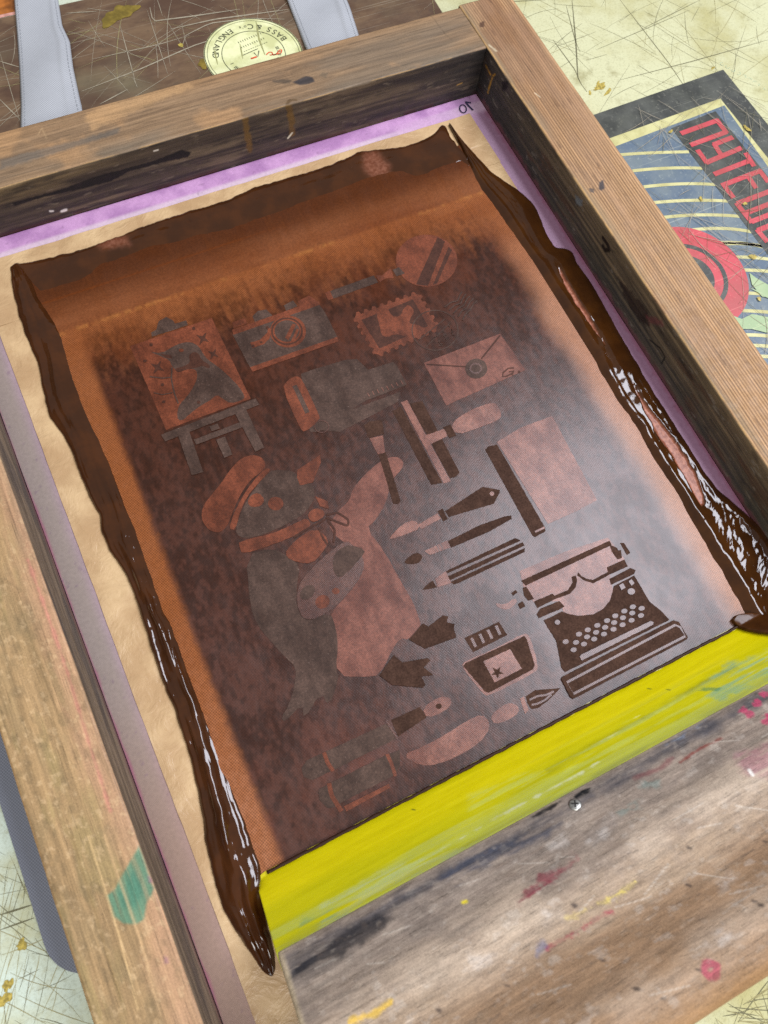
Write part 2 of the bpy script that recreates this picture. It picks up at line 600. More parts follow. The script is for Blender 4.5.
for k in range(34):
    row = k % 3; i = k // 3
    p = at(238 + i * 2.2 + row * 3, 43 - i * .9 + row * 5, TZ)[:2]
    q = p + np.array([.0003, -.0018]) if row != 2 else p + np.array([.0012, .0003])
    F.line([p, q], .0004, TZ + .00118, 0)
F.line(resample(pl([(242, 57), (258, 50)], TZ), 4), .0005, TZ + .00119, 0)
F.line(pl([(254, 54), (258, 58), (259, 52)], TZ), .0007, TZ + .00119, 0)
F.build('fine_print', [M_blackp], lab)
F = Flat()
F.line(resample(smooth_poly(pl([(266, 57), (268, 54), (272, 53), (273, 57), (277, 55), (280, 51), (282, 51), (281, 55)], TZ), 1), 30), .0009, TZ + .00121, 0)
F.line(pl([(251, 60), (257, 58)], TZ), .0014, TZ + .00121, 0)
F.build('red_script', [mat_plain('red_print', L(206, 82, 50), .5, .3)], lab)
F = Flat()
for p, w in (([(256, 22), (259, 40), (265, 56)], .0014), ([(240, 45), (243, 60)], .001), ([(214, 50), (218, 66)], .001)):
    F.line(resample(pl(p, TZ), 10), w, TZ + .00122, 0, taper=True)
F.build('scratches', [mat_plain('label_crease', L(150, 150, 100), .5, .3)], lab)

# ================================================================== POSTER
def m_print(name, c, c2, light=None):
    t = NT(name)
    a = t.noise(45, 5, .6); b = t.noise(420, 4, .6)
    col = t.mix(t.ramp(a, .38, .66), c, c2)
    col = t.mix(t.ramp(b, .56, .76, 0, .4), col, light or tuple(np.asarray(c) * 1.6 + .03))
    for ang, sc, th in ((.5, 320, .67), (1.9, 300, .69)):
        n = t.noise(1, 2, .5, t.coord((sc * .02, sc * 2, 1), (0, 0, ang)))
        col = t.mix(t.ramp(n, th, th + .05, 0, .4), col, light or L(180, 178, 160))
    return t.out(col, t.ramp(t.noise(70, 3), .3, .7, .3, .5), .45)


ZP = TZ + .0004
poster = empty('poster', (*at(700, 200, TZ)[:2], TZ), label='worn travel poster with black border, red disc and red lettering beside the frame', cat='poster')
c0 = pl([(723, 70)], TZ)[0]
ex = pl([(597, 114)], TZ)[0] - c0; ex /= np.linalg.norm(ex)           # along the top edge, towards the frame
ey = np.array([ex[1], -ex[0]]);  ey = ey if ey[1] < 0 else -ey


def pq(u, v): return c0 + ex * u + ey * v


M_pblack = m_print('poster_black', L(58, 60, 57), L(80, 82, 76), L(150, 150, 136))
M_pcream = m_print('poster_cream', L(206, 202, 146, .9), L(188, 182, 124, .85), L(140, 130, 80))
M_pblue = m_print('poster_blue', L(86, 102, 118), L(108, 120, 126), L(170, 176, 166))
M_pred = m_print('poster_red', L(188, 72, 80), L(168, 76, 76), L(222, 140, 130))
M_pgreen = m_print('poster_green', L(146, 168, 126), L(160, 178, 136), L(210, 214, 170))
inn = pl([(720, 99)], TZ)[0]
iu, iv = (inn - c0) @ ex, (inn - c0) @ ey
F = Flat(); F.poly([pq(0, 0), pq(.26, 0), pq(.26, .4), pq(0, .4)], ZP, 0); F.build('border', [M_pblack], poster)
F = Flat(); F.poly([pq(iu, iv), pq(.235, iv), pq(.235, .375), pq(iu, .375)], ZP + .0001, 0); F.build('margin', [M_pcream], poster)
inn2 = pl([(716, 112)], TZ)[0]
u2, v2 = (inn2 - c0) @ ex, (inn2 - c0) @ ey
ul = (pl([(768, 176)], TZ)[0] - c0) @ ex
mb = pl([(712, 113)], TZ)[0]
vt = (mb - c0) @ ey
edge_r = pl([(724, 106), (771, 172)], TZ)
er = edge_r[1] - edge_r[0]; er /= np.linalg.norm(er)
F = Flat(); F.poly([edge_r[0], pq(.228, vt), pq(.228, .37), edge_r[0] + er * .36], ZP + .0002, 0)
F.build('blue_ground', [M_pblue], poster)
# black strip with red letters
sl = pl([(671, 129), (765, 252)], TZ); sr = pl([(715, 112), (768, 178)], TZ)
d1 = sl[1] - sl[0]; d1 /= np.linalg.norm(d1); d2 = sr[1] - sr[0]; d2 /= np.linalg.norm(d2)
F = Flat(); F.poly([sl[0], sr[0], sr[0] + d2 * .3, sl[0] + d1 * .3], ZP + .0004, 0); F.build('title_strip', [M_pblack], poster)
F = Flat()
O6, S6 = (660, 90), 6.03
for p in ([(122, 268), (345, 188)], [(335, 182), (400, 266)], [(398, 258), (180, 338)],
          [(272, 445), (488, 354)], [(436, 290), (318, 336)], [(322, 330), (372, 408)], [(222, 366), (280, 446)],
          [(322, 514), (545, 428)], [(512, 384), (564, 466)],
          [(368, 582), (606, 490)], [(378, 574), (440, 656)], [(528, 528), (576, 598)], [(594, 488), (650, 562)],
          [(456, 686), (551, 806)], [(462, 690), (700, 600)], [(512, 748), (720, 668)], [(545, 800), (740, 724)],
          [(580, 846), (644, 922)], [(585, 852), (740, 790)], [(690, 812), (735, 868)], [(735, 788), (785, 850)], [(700, 980), (900, 900)], [(700, 980), (760, 1050)]):
    F.line(pl(zp(O6, p, S6), TZ), .0042, ZP + .0006 + len(F.v) * 1e-7, 0)
F.build('lettering', [M_pred], poster)
# curved cream stripes
F = Flat()
O7 = (576, 60)
stripes = [[(175, 382), (300, 374), (450, 370)], [(225, 446), (370, 435), (505, 436)], [(270, 510), (420, 498), (558, 501)], [(310, 573), (460, 564), (608, 567)],
           [(350, 632), (500, 622), (655, 628)], [(395, 692), (560, 676), (700, 690)], [(440, 752), (600, 732), (745, 750)]]
O8 = (576, 220)
st8 = [[(585, 98), (680, 98), (745, 108)], [(600, 152), (700, 152), (800, 164)], [(600, 205), (720, 204), (830, 218)], [(600, 300), (720, 296), (850, 316)], [(580, 365), (700, 366), (860, 380)],
       [(600, 418), (720, 415), (860, 432)], [(640, 466), (730, 463), (860, 480)], [(660, 508), (740, 505), (860, 520)], [(690, 552), (760, 548), (860, 562)]]
for O, lst in ((O7, stripes), (O8, st8)):
    for p in lst:
        q = pl(zp(O, p), TZ)
        t_ = np.linspace(0, 1, 14)[:, None]
        cpt = 2 * q[1] - .5 * (q[0] + q[2])
        F.line((1 - t_) ** 2 * q[0] + 2 * t_ * (1 - t_) * cpt + t_ ** 2 * q[2], .0028, ZP + .0003, 0)
F.build('stripes', [M_pcream], poster)
# red disc with black rings
dc3 = pl(zp(O8, [(470, 40), (640, 150), (650, 385)]), TZ)
(ax, ay), (bx, by), (cx, cy) = dc3
dd = 2 * (ax * (by - cy) + bx * (cy - ay) + cx * (ay - by))
DC = np.array([((ax**2 + ay**2) * (by - cy) + (bx**2 + by**2) * (cy - ay) + (cx**2 + cy**2) * (ay - by)) / dd,
               ((ax**2 + ay**2) * (cx - bx) + (bx**2 + by**2) * (ax - cx) + (cx**2 + cy**2) * (bx - ax)) / dd])
DR = np.linalg.norm(DC - dc3[0])
circ = lambda r: np.stack([DC[0] + r * np.cos(an), DC[1] + r * np.sin(an)], 1)
F = Flat(); F.poly(circ(DR), ZP + .0007, 0); F.build('disc', [M_pred], poster)
rr_ = np.linalg.norm(pl(zp(O8, [(580, 200)]), TZ)[0] - DC)
ri_ = np.linalg.norm(pl(zp(O8, [(540, 210)]), TZ)[0] - DC)
F = Flat(); F.line(circ(rr_), .0034, ZP + .0008, 0, closed=True); F.poly(circ(ri_), ZP + .0008, 0); F.build('disc_rings', [M_pblack], poster)
F = Flat()
F.poly(pl(zp(O8, [(690, 215), (715, 235), (768, 265), (800, 280), (800, 320), (740, 310), (700, 262)]), TZ), ZP + .0009, 0)
F.poly(pl(zp(O8, [(620, 385), (660, 400), (700, 380), (760, 392), (820, 380), (830, 440), (760, 455), (700, 440), (650, 440)]), TZ), ZP + .0009, 0)
F.poly(pl(zp(O8, [(690, 275), (760, 300), (830, 310), (830, 330), (760, 315)]), TZ), ZP + .0010, 0)
F.build('leaf_print', [M_pgreen], poster)
pbox = pl([(600, 118), (722, 74), (800, 130), (800, 400), (760, 370)], TZ)
scratches('scratches', 120, (pbox[:, 0].min(), pbox[:, 0].max(), pbox[:, 1].min(), pbox[:, 1].max()), ZP + .0012, [M_scr_l, M_scr_d], poster,
          (.006, .07), (.00014, .0004), pbox, 12, [1.0, 1.9, .3])
F = Flat()
for i, (px, py) in enumerate(((746, 130), (752, 258), (744, 205), (670, 133), (700, 200), (758, 300))):
    F = Flat(); blob(F, at(px, py, TZ)[:2], .0018, .0032 if i < 2 else .0014, ZP + .0013, 0, .4 + i, 18, .5, i); F.build('paint_spot', [M_ochre], poster)

# ================================================================== TOTE BAG under the screen
def m_fabric(name, c, rot=.7, pitch=.0009):
    t = NT(name)
    wv = weave(t, pitch, rot)
    n = t.noise(40, 4)
    col = t.mix(wv, tuple(np.asarray(c) * .62), tuple(np.asarray(c) * 1.22))
    col = t.mix(t.ramp(n, .35, .7, 0, .3), col, tuple(np.asarray(c) * .75))
    return t.out(col, .9, .15, t.bump(wv, .5, .0003))


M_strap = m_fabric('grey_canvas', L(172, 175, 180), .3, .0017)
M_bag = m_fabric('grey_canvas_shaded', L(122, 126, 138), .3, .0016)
tote = empty('tote_bag', (.12, -.15, TZ), label='grey canvas tote bag lying flat under the wooden frame', cat='bag')
ebl = pl([(9, 832), (30, 900), (47, 952)], TZ + .002)
bx0 = ebl[:, 0].mean()
by0 = pl([(78, 981)], TZ + .002)[0][1]
out = []
r = .022
for a in np.linspace(math.pi, 1.5 * math.pi, 12): out.append((bx0 + r + r * math.cos(a), by0 + r + r * math.sin(a)))
for a in np.linspace(1.5 * math.pi, 2 * math.pi, 8): out.append((.40 - r + r * math.cos(a), by0 + r + r * math.sin(a)))
out += [(.40, .03), (bx0, .03)]
bm = bmesh.new()
fc = bm.faces.new([bm.verts.new((x, y, TZ + .0003)) for x, y in out])
ex_ = bmesh.ops.extrude_face_region(bm, geom=[fc])
for v in ex_['geom']:
    if isinstance(v, bmesh.types.BMVert): v.co.z += .0020
bmesh.ops.recalc_face_normals(bm, faces=bm.faces)
me = bpy.data.meshes.new('body'); bm.to_mesh(me); bm.free()
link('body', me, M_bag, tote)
M_stitch = mat_plain('stitch', L(140, 144, 150), .8, .2)


def strap(lpx, rpx, lift, fold):
    A = resample(pl(lpx, TZ + .002), 60); B = resample(pl(rpx, TZ + .002), 60)
    nv_ = 26
    t = np.linspace(0, 1, nv_)
    P = A[:, None, :] * (1 - t[None, :, None]) + B[:, None, :] * t[None, :, None]
    s = np.linspace(0, 1, 60)[:, None]
    z = TZ + .0012 + .0022 * np.sin(np.pi * t)[None, :] ** .35 + lift * np.sin(np.pi * (s * 1.15)) ** 2 + .0018 * np.sin(s * 9 + t[None, :] * 3)
    z = z + fold * np.exp(-((t[None, :] - .88 + .1 * s) / .05) ** 2)
    co = np.concatenate([P, z[..., None]], -1).reshape(-1, 3)
    o = mesh_np('handle', co, grid_faces(60, nv_), [M_strap], tote)
    md = o.modifiers.new('thick', 'SOLIDIFY'); md.thickness = .0012; md.offset = -1
    # two lines of stitching
    for tt in (.08, .93):
        k = int(round(tt * (nv_ - 1)))
        F = Flat()
        zz = z[:, k] + .00035
        for i in range(0, 59):
            a = A[i] * (1 - tt) + B[i] * tt; b = A[i + 1] * (1 - tt) + B[i + 1] * tt
            m_ = a + (b - a) * .65
            nn = np.array([-(b - a)[1], (b - a)[0]]); nn /= np.linalg.norm(nn) + 1e-9
            b0 = len(F.v)
            for pt, zz_ in ((a, zz[i]), (m_, zz[i])):
                F.v += [(*(pt + nn * .0002), zz_), (*(pt - nn * .0002), zz_)]
            F.f.append((b0, b0 + 1, b0 + 3, b0 + 2)); F.m.append(0)
        F.build('stitching', [M_stitch], o)
    return o


strap([(14, -45), (15, 0), (17, 30), (19, 70), (21, 105), (21, 140), (20, 165)], [(52, -45), (58, 0), (63, 28), (71, 45), (74, 70), (80, 100), (88, 130), (92, 150)], .002, .0008)
strap([(268, -40), (287, 0), (296, 22), (305, 47), (318, 75)], [(330, -40), (346, 0), (353, 20), (359, 35), (374, 65)], .002, .0016)

# ================================================================== SCREEN FRAME
frame = empty('screen_frame', (W / 2, -.25, 0), label='stained wooden screen printing frame holding the brown inked mesh', cat='screen frame')


def rail(axis, a0, a1, lo, hi, inner, gen, name='rail', mat=None, ds=.0007):
    """bar along axis ('x' or 'y') from a0 to a1, across from lo to hi; inner = the side (lo/hi) that faces the mesh"""
    z0, z1 = -.0006, H
    rr = .0016
    N = 1 + int((hi - lo) / .0006)
    top = [(q, z1) for q in np.linspace(lo + rr, hi - rr, N)]
    arc = lambda cx_, cz, b, e: [(cx_ + rr * math.cos(x), cz + rr * math.sin(x)) for x in np.linspace(b, e, 5)[1:-1]]
    fine = lambda q: [(q, z) for z in np.linspace(z1 - rr, z0, 60)]
    coarse = lambda q: [(q, z) for z in np.linspace(z1 - rr, z0, 4)]
    right = fine(hi) if inner == 'hi' else coarse(hi)
    left = fine(lo) if inner == 'lo' else coarse(lo)
    sec = top + arc(hi - rr, z1 - rr, math.pi / 2, 0) + right + left[::-1] + arc(lo + rr, z1 - rr, math.pi, math.pi / 2)
    sec = np.array(sec)
    n = 1 + int((a1 - a0) / ds)
    S = np.linspace(a0, a1, n)
    m = len(sec)
    SS = np.repeat(S, m); Q = np.tile(sec[:, 0], n); Z = np.tile(sec[:, 1], n)
    # worn, slightly uneven surface
    wob = (fbm(SS * 30, Q * 60, 5) - .5) * .0006
    Zw = Z + wob * (Z > z1 - .004)
    Qw = Q + (fbm(SS * 40, Z * 60, 8) - .5) * .0005
    co = np.stack([SS, Qw, Zw], 1) if axis == 'x' else np.stack([Qw, SS, Zw], 1)
    istop = (Z > z1 - rr * .6).astype(float)
    isin = ((np.abs(Q - (hi if inner == 'hi' else lo)) < rr * .9) & (Z <= z1 - rr * .3)).astype(float)
    istop = np.maximum(istop, ((isin < .5) & (Z > z1 - rr * 1.01)).astype(float))
    c = gen(SS, Q, Z, istop, isin)
    f = grid_faces(n, m, True)
    if axis == 'x': f = f[:, ::-1]
    f = f[:, ::-1]
    caps = [tuple(range(m)), tuple(range((n - 1) * m, n * m))]
    o = mesh_np(name, co, f, [mat], frame, {'col': c})
    bm = bmesh.new(); bm.from_mesh(o.data); bm.verts.ensure_lookup_table()
    for cp in caps:
        bm.faces.new([bm.verts[i] for i in cp])
    bmesh.ops.recalc_face_normals(bm, faces=bm.faces)
    bm.to_mesh(o.data); bm.free()
    return o


def col2(f, a, b): return np.asarray(a) * (1 - f[:, None]) + np.asarray(b) * f[:, None]


BLACK = L(20, 18, 18)
# --- the rail at the far end (top of the picture)
def gen_far(S, Q, Z, top, inn):
    g = fbm(S * 14, Q * 420, 21, 5) * .6 + fbm(S * 40, Q * 1300, 28, 3) * .4; g2 = fbm(S * 22, Q * 160, 22)
    c = col2(ss(.2, .8, g), L(120, 96, 72), L(150, 122, 92))
    big = fbm(S * 9, Q * 40, 23)
    c = col2(ss(.45, .7, big) * .55, 1, 1) * 0 + c * (1 - ss(.45, .7, big) * .45)[:, None] + np.asarray(L(104, 96, 84)) * (ss(.45, .7, big) * .45)[:, None]
    P = Paint(S, Q, c)
    # warm sawn patches, grey grime along the inner half
    P.mix(ss(.010, .002, Q) * ss(.30, .7, g2) * .65 * top, L(112, 100, 84))
    P.mix(ss(.028, .043, Q) * .35 * top, L(176, 132, 84))
    P.mix(ss(.56, .72, fbm(S * 30, Q * 30, 24)) * .5 * top, L(184, 142, 98))
    P.mix(ss(.62, .78, fbm(S * 50, Q * 500, 25)) * .4 * top, L(96, 78, 60))
    w = lambda p: pl(p, H)
    P.poly(w([(292, 82), (299, 79), (306, 76), (312, 77), (315, 82), (308, 84), (300, 85)]), L(44, 44, 50), .0008, .9, .0006, sel=top)
    P.poly(w([(270, 81), (282, 79), (292, 80), (290, 84), (278, 83)]), L(84, 72, 60), .001, .8, .001, sel=top)
    P.poly(w([(322, 72), (328, 73), (326, 78), (320, 76)]), L(104, 90, 72), .0006, .6, .0006, sel=top)
    P.poly(w([(0, 160), (30, 152), (80, 139), (120, 127), (118, 133), (60, 152), (0, 170)]), L(92, 88, 82), .0016, .7, .001, sel=top)
    P.poly(w([(84, 116), (110, 104), (190, 82), (192, 88), (150, 104), (92, 130)]), L(186, 148, 104), .002, .6, .002, sel=top)
    P.line(w([(38, 135), (42, 128), (47, 139)]), .0005, L(190, 160, 120), .0004, .6, sel=top)
    P.line(w([(430, 14), (446, 35), (452, 40)]), .0005, L(90, 74, 56), .0004, .7, sel=top)
    P.line(w([(284, 109), (290, 100), (296, 100)]), .0022, L(86, 64, 36), .0006, .8, .001, sel=top)
    # worn pale arris
    P.mix(((Z > H - .0022) & (Z < H - .0002) & (Q < .004)) * .75 * ss(.35, .6, fbm(S * 60, Z * 10, 27)), L(178, 142, 92))
    # inner wall
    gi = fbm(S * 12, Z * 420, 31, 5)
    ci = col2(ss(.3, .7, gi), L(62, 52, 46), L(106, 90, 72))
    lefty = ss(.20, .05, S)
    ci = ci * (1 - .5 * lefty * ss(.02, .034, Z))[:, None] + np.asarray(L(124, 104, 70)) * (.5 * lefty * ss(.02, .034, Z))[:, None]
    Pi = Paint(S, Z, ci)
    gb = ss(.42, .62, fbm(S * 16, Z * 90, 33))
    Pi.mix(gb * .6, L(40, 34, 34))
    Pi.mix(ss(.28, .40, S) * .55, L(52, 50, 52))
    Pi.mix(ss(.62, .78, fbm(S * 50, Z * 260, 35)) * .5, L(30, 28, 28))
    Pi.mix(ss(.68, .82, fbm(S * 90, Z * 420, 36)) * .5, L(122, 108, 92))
    wi = lambda p: np.array([(lambda q: (q[0], q[2]))(aty(x, y, 0.0)) for x, y in p])
    Pi.poly(wi([(12, 203), (40, 195), (60, 190), (100, 175), (120, 170), (150, 162), (182, 150), (191, 152), (188, 157), (165, 162), (128, 172), (112, 181), (90, 187), (45, 197), (15, 206)]), BLACK, .0006, 1, .0006)
    for p in ([(245, 119), (247, 133), (250, 150)], [(289, 106), (291, 118), (292, 134)]):
        Pi.line(wi(p), .0042, L(104, 76, 34), .0009, .85, .0012, 300)
    Pi.line(wi([(292, 133), (288, 138)]), .0014, L(222, 214, 190), .0004, .9)
    Pi.line(wi([(154, 151), (158, 150)]), .001, L(222, 214, 200), .0004, .9)
    Pi.line(wi([(62, 211), (66, 210)]), .002, L(226, 220, 214), .0005, .9, .0005)
    Pi.line(wi([(50, 211), (53, 211)]), .0014, L(226, 220, 214), .0005, .9, .0005)
    Pi.line(wi([(457, 85), (462, 83)]), .0008, L(206, 160, 80), .0004, .8)
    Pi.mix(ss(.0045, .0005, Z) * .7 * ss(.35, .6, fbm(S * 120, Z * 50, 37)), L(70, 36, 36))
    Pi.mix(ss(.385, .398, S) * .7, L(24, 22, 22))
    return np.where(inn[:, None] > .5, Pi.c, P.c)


M_far = mat_painted_wood('weathered_wood', (18, 460, 460))
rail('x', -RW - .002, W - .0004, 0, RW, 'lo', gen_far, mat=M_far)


# --- the ribbed softwood rail on the right
def gen_right(S, Q, Z, top, inn):
    q = Q - W
    wob = (fbm(S * 4, Q * 14, 41) - .5) * .0011 + (fbm(S * 30, Q * 40, 42) - .5) * .00012
    ph = (q + wob + .0000) / .00205
    ring = .5 + .5 * np.sin(2 * np.pi * ph)
    ring = ring ** 1.6
    st = fbm(S * 10, Q * 900, 43, 3)
    c = col2(ring * (.72 + .28 * st), L(182, 144, 103), L(102, 70, 44))
    far = ss(-.28, .03, S)
    c = c * (1 - far * .0)[:, None]
    P = Paint(Q, S, c)
    P.mix(ss(-.14, .03, S) * .65 * ss(.25, .6, fbm(S * 25, Q * 50, 44)), L(122, 84, 56))
    P.mix(ss(.5, .75, fbm(S * 18, Q * 60, 45)) * .35, L(150, 120, 96))
    P.mix(ss(.70, .82, fbm(S * 60, Q * 500, 46)) * .5, L(92, 66, 48))
    P.mix(ss(.010, .001, q) * .55 * ss(.3, .6, fbm(S * 30, q * 200, 47)), L(134, 118, 92))
    P.mix(ss(.036, .043, q) * .3, L(214, 172, 126))
    w = lambda p: pl(p, H)
    for p, cc in (([(599, 183), (603, 180), (605, 188), (601, 191), (599, 189)], L(54, 52, 58)), ([(589, 188), (594, 189), (594, 193), (590, 192)], L(84, 74, 68)),
                  ([(596, 167), (602, 168), (600, 170)], L(140, 104, 72)), ([(479, 23), (484, 21), (484, 27), (480, 27)], L(84, 56, 40))):
        P.poly(w(p), cc, .0005, .9, .0005, sel=top)
    P.line(w([(535, 93), (540, 97)]), .0008, L(212, 192, 160), .0004, .9, sel=top)
    P.line(w([(678, 337), (678, 345)]), .0006, L(110, 84, 50), .0004, .9, sel=top)
    P.line(w([(489, 45), (496, 51)]), .0014, L(196, 180, 150), .0006, .8, .0008, sel=top)
    P.mix(((Z > H - .0024) & (Z < H - .0001) & (q < .003)) * .65 * ss(.35, .6, fbm(S * 60, Z * 10, 48)), L(196, 158, 104))
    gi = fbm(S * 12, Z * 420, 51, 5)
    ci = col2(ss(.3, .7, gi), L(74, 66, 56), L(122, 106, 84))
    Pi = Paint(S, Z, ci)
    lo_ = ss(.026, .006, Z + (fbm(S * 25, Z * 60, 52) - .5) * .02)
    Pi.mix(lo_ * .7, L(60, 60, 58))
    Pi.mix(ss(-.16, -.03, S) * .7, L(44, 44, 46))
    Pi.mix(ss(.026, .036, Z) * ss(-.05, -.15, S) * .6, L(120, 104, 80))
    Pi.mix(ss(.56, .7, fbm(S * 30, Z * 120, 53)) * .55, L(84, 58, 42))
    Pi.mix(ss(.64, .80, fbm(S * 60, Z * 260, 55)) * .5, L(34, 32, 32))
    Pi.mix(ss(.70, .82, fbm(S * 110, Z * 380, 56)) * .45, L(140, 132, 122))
    wi = lambda p: np.array([(lambda q_: (q_[1], q_[2]))(atx(x, y, W)) for x, y in p])
    Pi.line(wi([(603, 238), (608, 245), (609, 250), (605, 250), (603, 246)]), .0030, L(20, 12, 10), .0006, .95)
    Pi.line(wi([(650, 340), (660, 348), (665, 357), (662, 363)]), .0012, L(18, 16, 16), .0004, .95)
    Pi.poly(wi([(618, 278), (630, 290), (648, 312), (650, 326), (640, 322), (624, 298)]), L(34, 22, 22), .0016, .8, .002)
    Pi.poly(wi([(645, 315), (662, 320), (664, 326), (650, 324)]), L(112, 56, 62), .0016, .6, .002)
    Pi.poly(wi([(576, 196), (583, 200), (582, 206), (576, 204)]), L(110, 120, 128), .001, .8, .002)
    for p in ([(486, 66), (490, 74)], [(492, 78), (488, 92)], [(493, 76), (495, 74)]):
        Pi.line(wi(p), .0016, L(178, 132, 44), .0006, .85, .0008)
    Pi.poly(wi([(502, 82), (509, 80), (508, 88), (502, 92)]), L(16, 14, 14), .001, .95, .001)
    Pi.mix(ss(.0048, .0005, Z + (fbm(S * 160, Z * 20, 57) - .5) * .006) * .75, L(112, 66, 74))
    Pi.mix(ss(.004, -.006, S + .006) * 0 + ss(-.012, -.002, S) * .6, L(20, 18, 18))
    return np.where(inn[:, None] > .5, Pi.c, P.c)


M_right = mat_painted_wood('ribbed_softwood', (420, 10, 420), .62, .5)
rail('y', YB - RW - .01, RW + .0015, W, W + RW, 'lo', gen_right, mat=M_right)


# --- the yellowed rail on the left
def gen_left(S, Q, Z, top, inn):
    g = fbm(S * 11, Q * 260, 61, 5); g2 = fbm(S * 26, Q * 120, 62); g3 = fbm(S * 5, Q * 90, 65)
    fg = fbm(S * 30, Q * 1100, 68, 3)
    c = col2(ss(.1, .9, g * .5 + fg * .5), L(140, 114, 78), L(176, 144, 102))
    P = Paint(Q, S, c)
    P.mix(ss(.48, .7, g2) * .55, L(150, 132, 86))
    P.mix(ss(.5, .75, g3) * .45, L(160, 146, 104))
    P.mix(ss(.5, .72, fbm(S * 60, Q * 150, 69)) * .4, L(138, 118, 84))
    P.mix(ss(.56, .72, fbm(S * 40, Q * 100, 63)) * .5 * ss(-.30, -.2, S), L(128, 120, 86))
    pk = ss(-.016, -.004, Q + (fbm(S * 20, Q * 40, 64) - .5) * .014)
    P.mix(pk * .5, L(196, 148, 120))
    P.mix(ss(-.041, -.0425, Q) * .5, L(150, 108, 62))
    P.mix(ss(.64, .80, fbm(S * 40, Q * 420, 66)) * .35, L(126, 104, 74))
    w = lambda p: pl(p, H)
    P.mix(ss(.60, .72, fbm(S * 140, Q * 220, 75, 3)) * .35, L(112, 94, 66))
    P.mix(ss(.64, .74, fbm(S * 330, Q * 420, 76, 3)) * .35, L(206, 176, 134))
    gpoly = w([(139, 846), (144, 858), (150, 878), (154, 888), (146, 905), (143, 920), (136, 924), (122, 923), (113, 917), (108, 900), (107, 896), (114, 890), (122, 876), (130, 860)])
    gr = .65 + .35 * ss(.35, .6, fbm(S * 14, Q * 420, 67))
    P.poly(gpoly, L(84, 130, 104), .0008, .9, .0006, 300, grain=gr * top)
    P.poly(smooth_poly(gpoly, 1) * .55 + gpoly.mean(0) * .45, L(40, 110, 92), .002, .5, .001, grain=gr * top)
    P.line(w([(28, 560), (60, 650), (88, 740), (110, 810)]), .0012, L(196, 120, 110), .001, .55, .0012, 200, sel=top)
    for k, (px, py) in enumerate(((166, 960), (150, 880), (92, 690), (78, 655))):
        P.poly(w([(px - 2, py - 3), (px + 2, py - 2), (px + 2, py + 3), (px - 2, py + 3)]), L(140, 96, 118), .001, .6, .001, seed=k, sel=top)
    P.line(w([(88, 836), (120, 940), (138, 1010)]), .0006, L(232, 196, 140), .0006, .6, sel=top)
    P.line(w([(104, 836), (140, 940), (160, 1015)]), .0009, L(226, 186, 136), .0008, .5, sel=top)
    P.line(w([(72, 836), (95, 915), (120, 1000)]), .0008, L(140, 112, 70), .0008, .5, sel=top)
    gi = fbm(S * 12, Z * 300, 71, 5)
    ci = col2(ss(.3, .7, gi), L(98, 84, 70), L(138, 120, 100))
    Pi = Paint(S, Z, ci)
    Pi.mix(ss(.5, .68, fbm(S * 22, Z * 80, 72)) * .6, L(72, 66, 66))
    Pi.mix(ss(.006, .001, Z) * .7, L(124, 84, 84))
    return np.where(inn[:, None] > .5, Pi.c, P.c)


M_left = mat_painted_wood('yellowed_wood', (420, 14, 420), .6, .45)
rail('y', YB - RW - .01, -.0004, -RW, 0, 'hi', gen_left, mat=M_left)


def gen_near(S, Q, Z, top, inn):
    g = fbm(S * 11, Q * 260, 81, 5)
    return col2(ss(.3, .72, g), L(140, 108, 72), L(186, 148, 104))


rail('x', .0004, W - .0004, YB - RW, YB, 'hi', gen_near, mat=M_far, ds=.003)

# ------------------------------------------------------------------ mesh cloth with its violet emulsion
def gridsheet(name, x0, x1, y0, y1, d, z, colf, mat, parent, extra=None):
    nx = 1 + int((x1 - x0) / d); ny = 1 + int((y1 - y0) / d)
    X, Y = np.meshgrid(np.linspace(x0, x1, nx), np.linspace(y0, y1, ny), indexing='ij')
    X = X.ravel(); Y = Y.ravel()
    zz = z(X, Y) if callable(z) else np.full(X.shape, z)
    at_ = colf(X, Y)
    return mesh_np(name, np.stack([X, Y, zz], 1), grid_faces(nx, ny), [mat], parent, at_)


def m_mesh():
    t = NT('emulsion_mesh')
    c = t.attr('col').outputs['Color']
    wv = weave(t, .0009, .3)
    n = t.noise(500, 4)
    col = t.mix(1.0, c, t.math('ADD', t.ramp(wv, 0, 1, .93, 1.05), t.ramp(n, .3, .7, -.06, .06)), 'MULTIPLY')
    return t.out(col, .42, .4, t.bump(wv, .25, .0002))


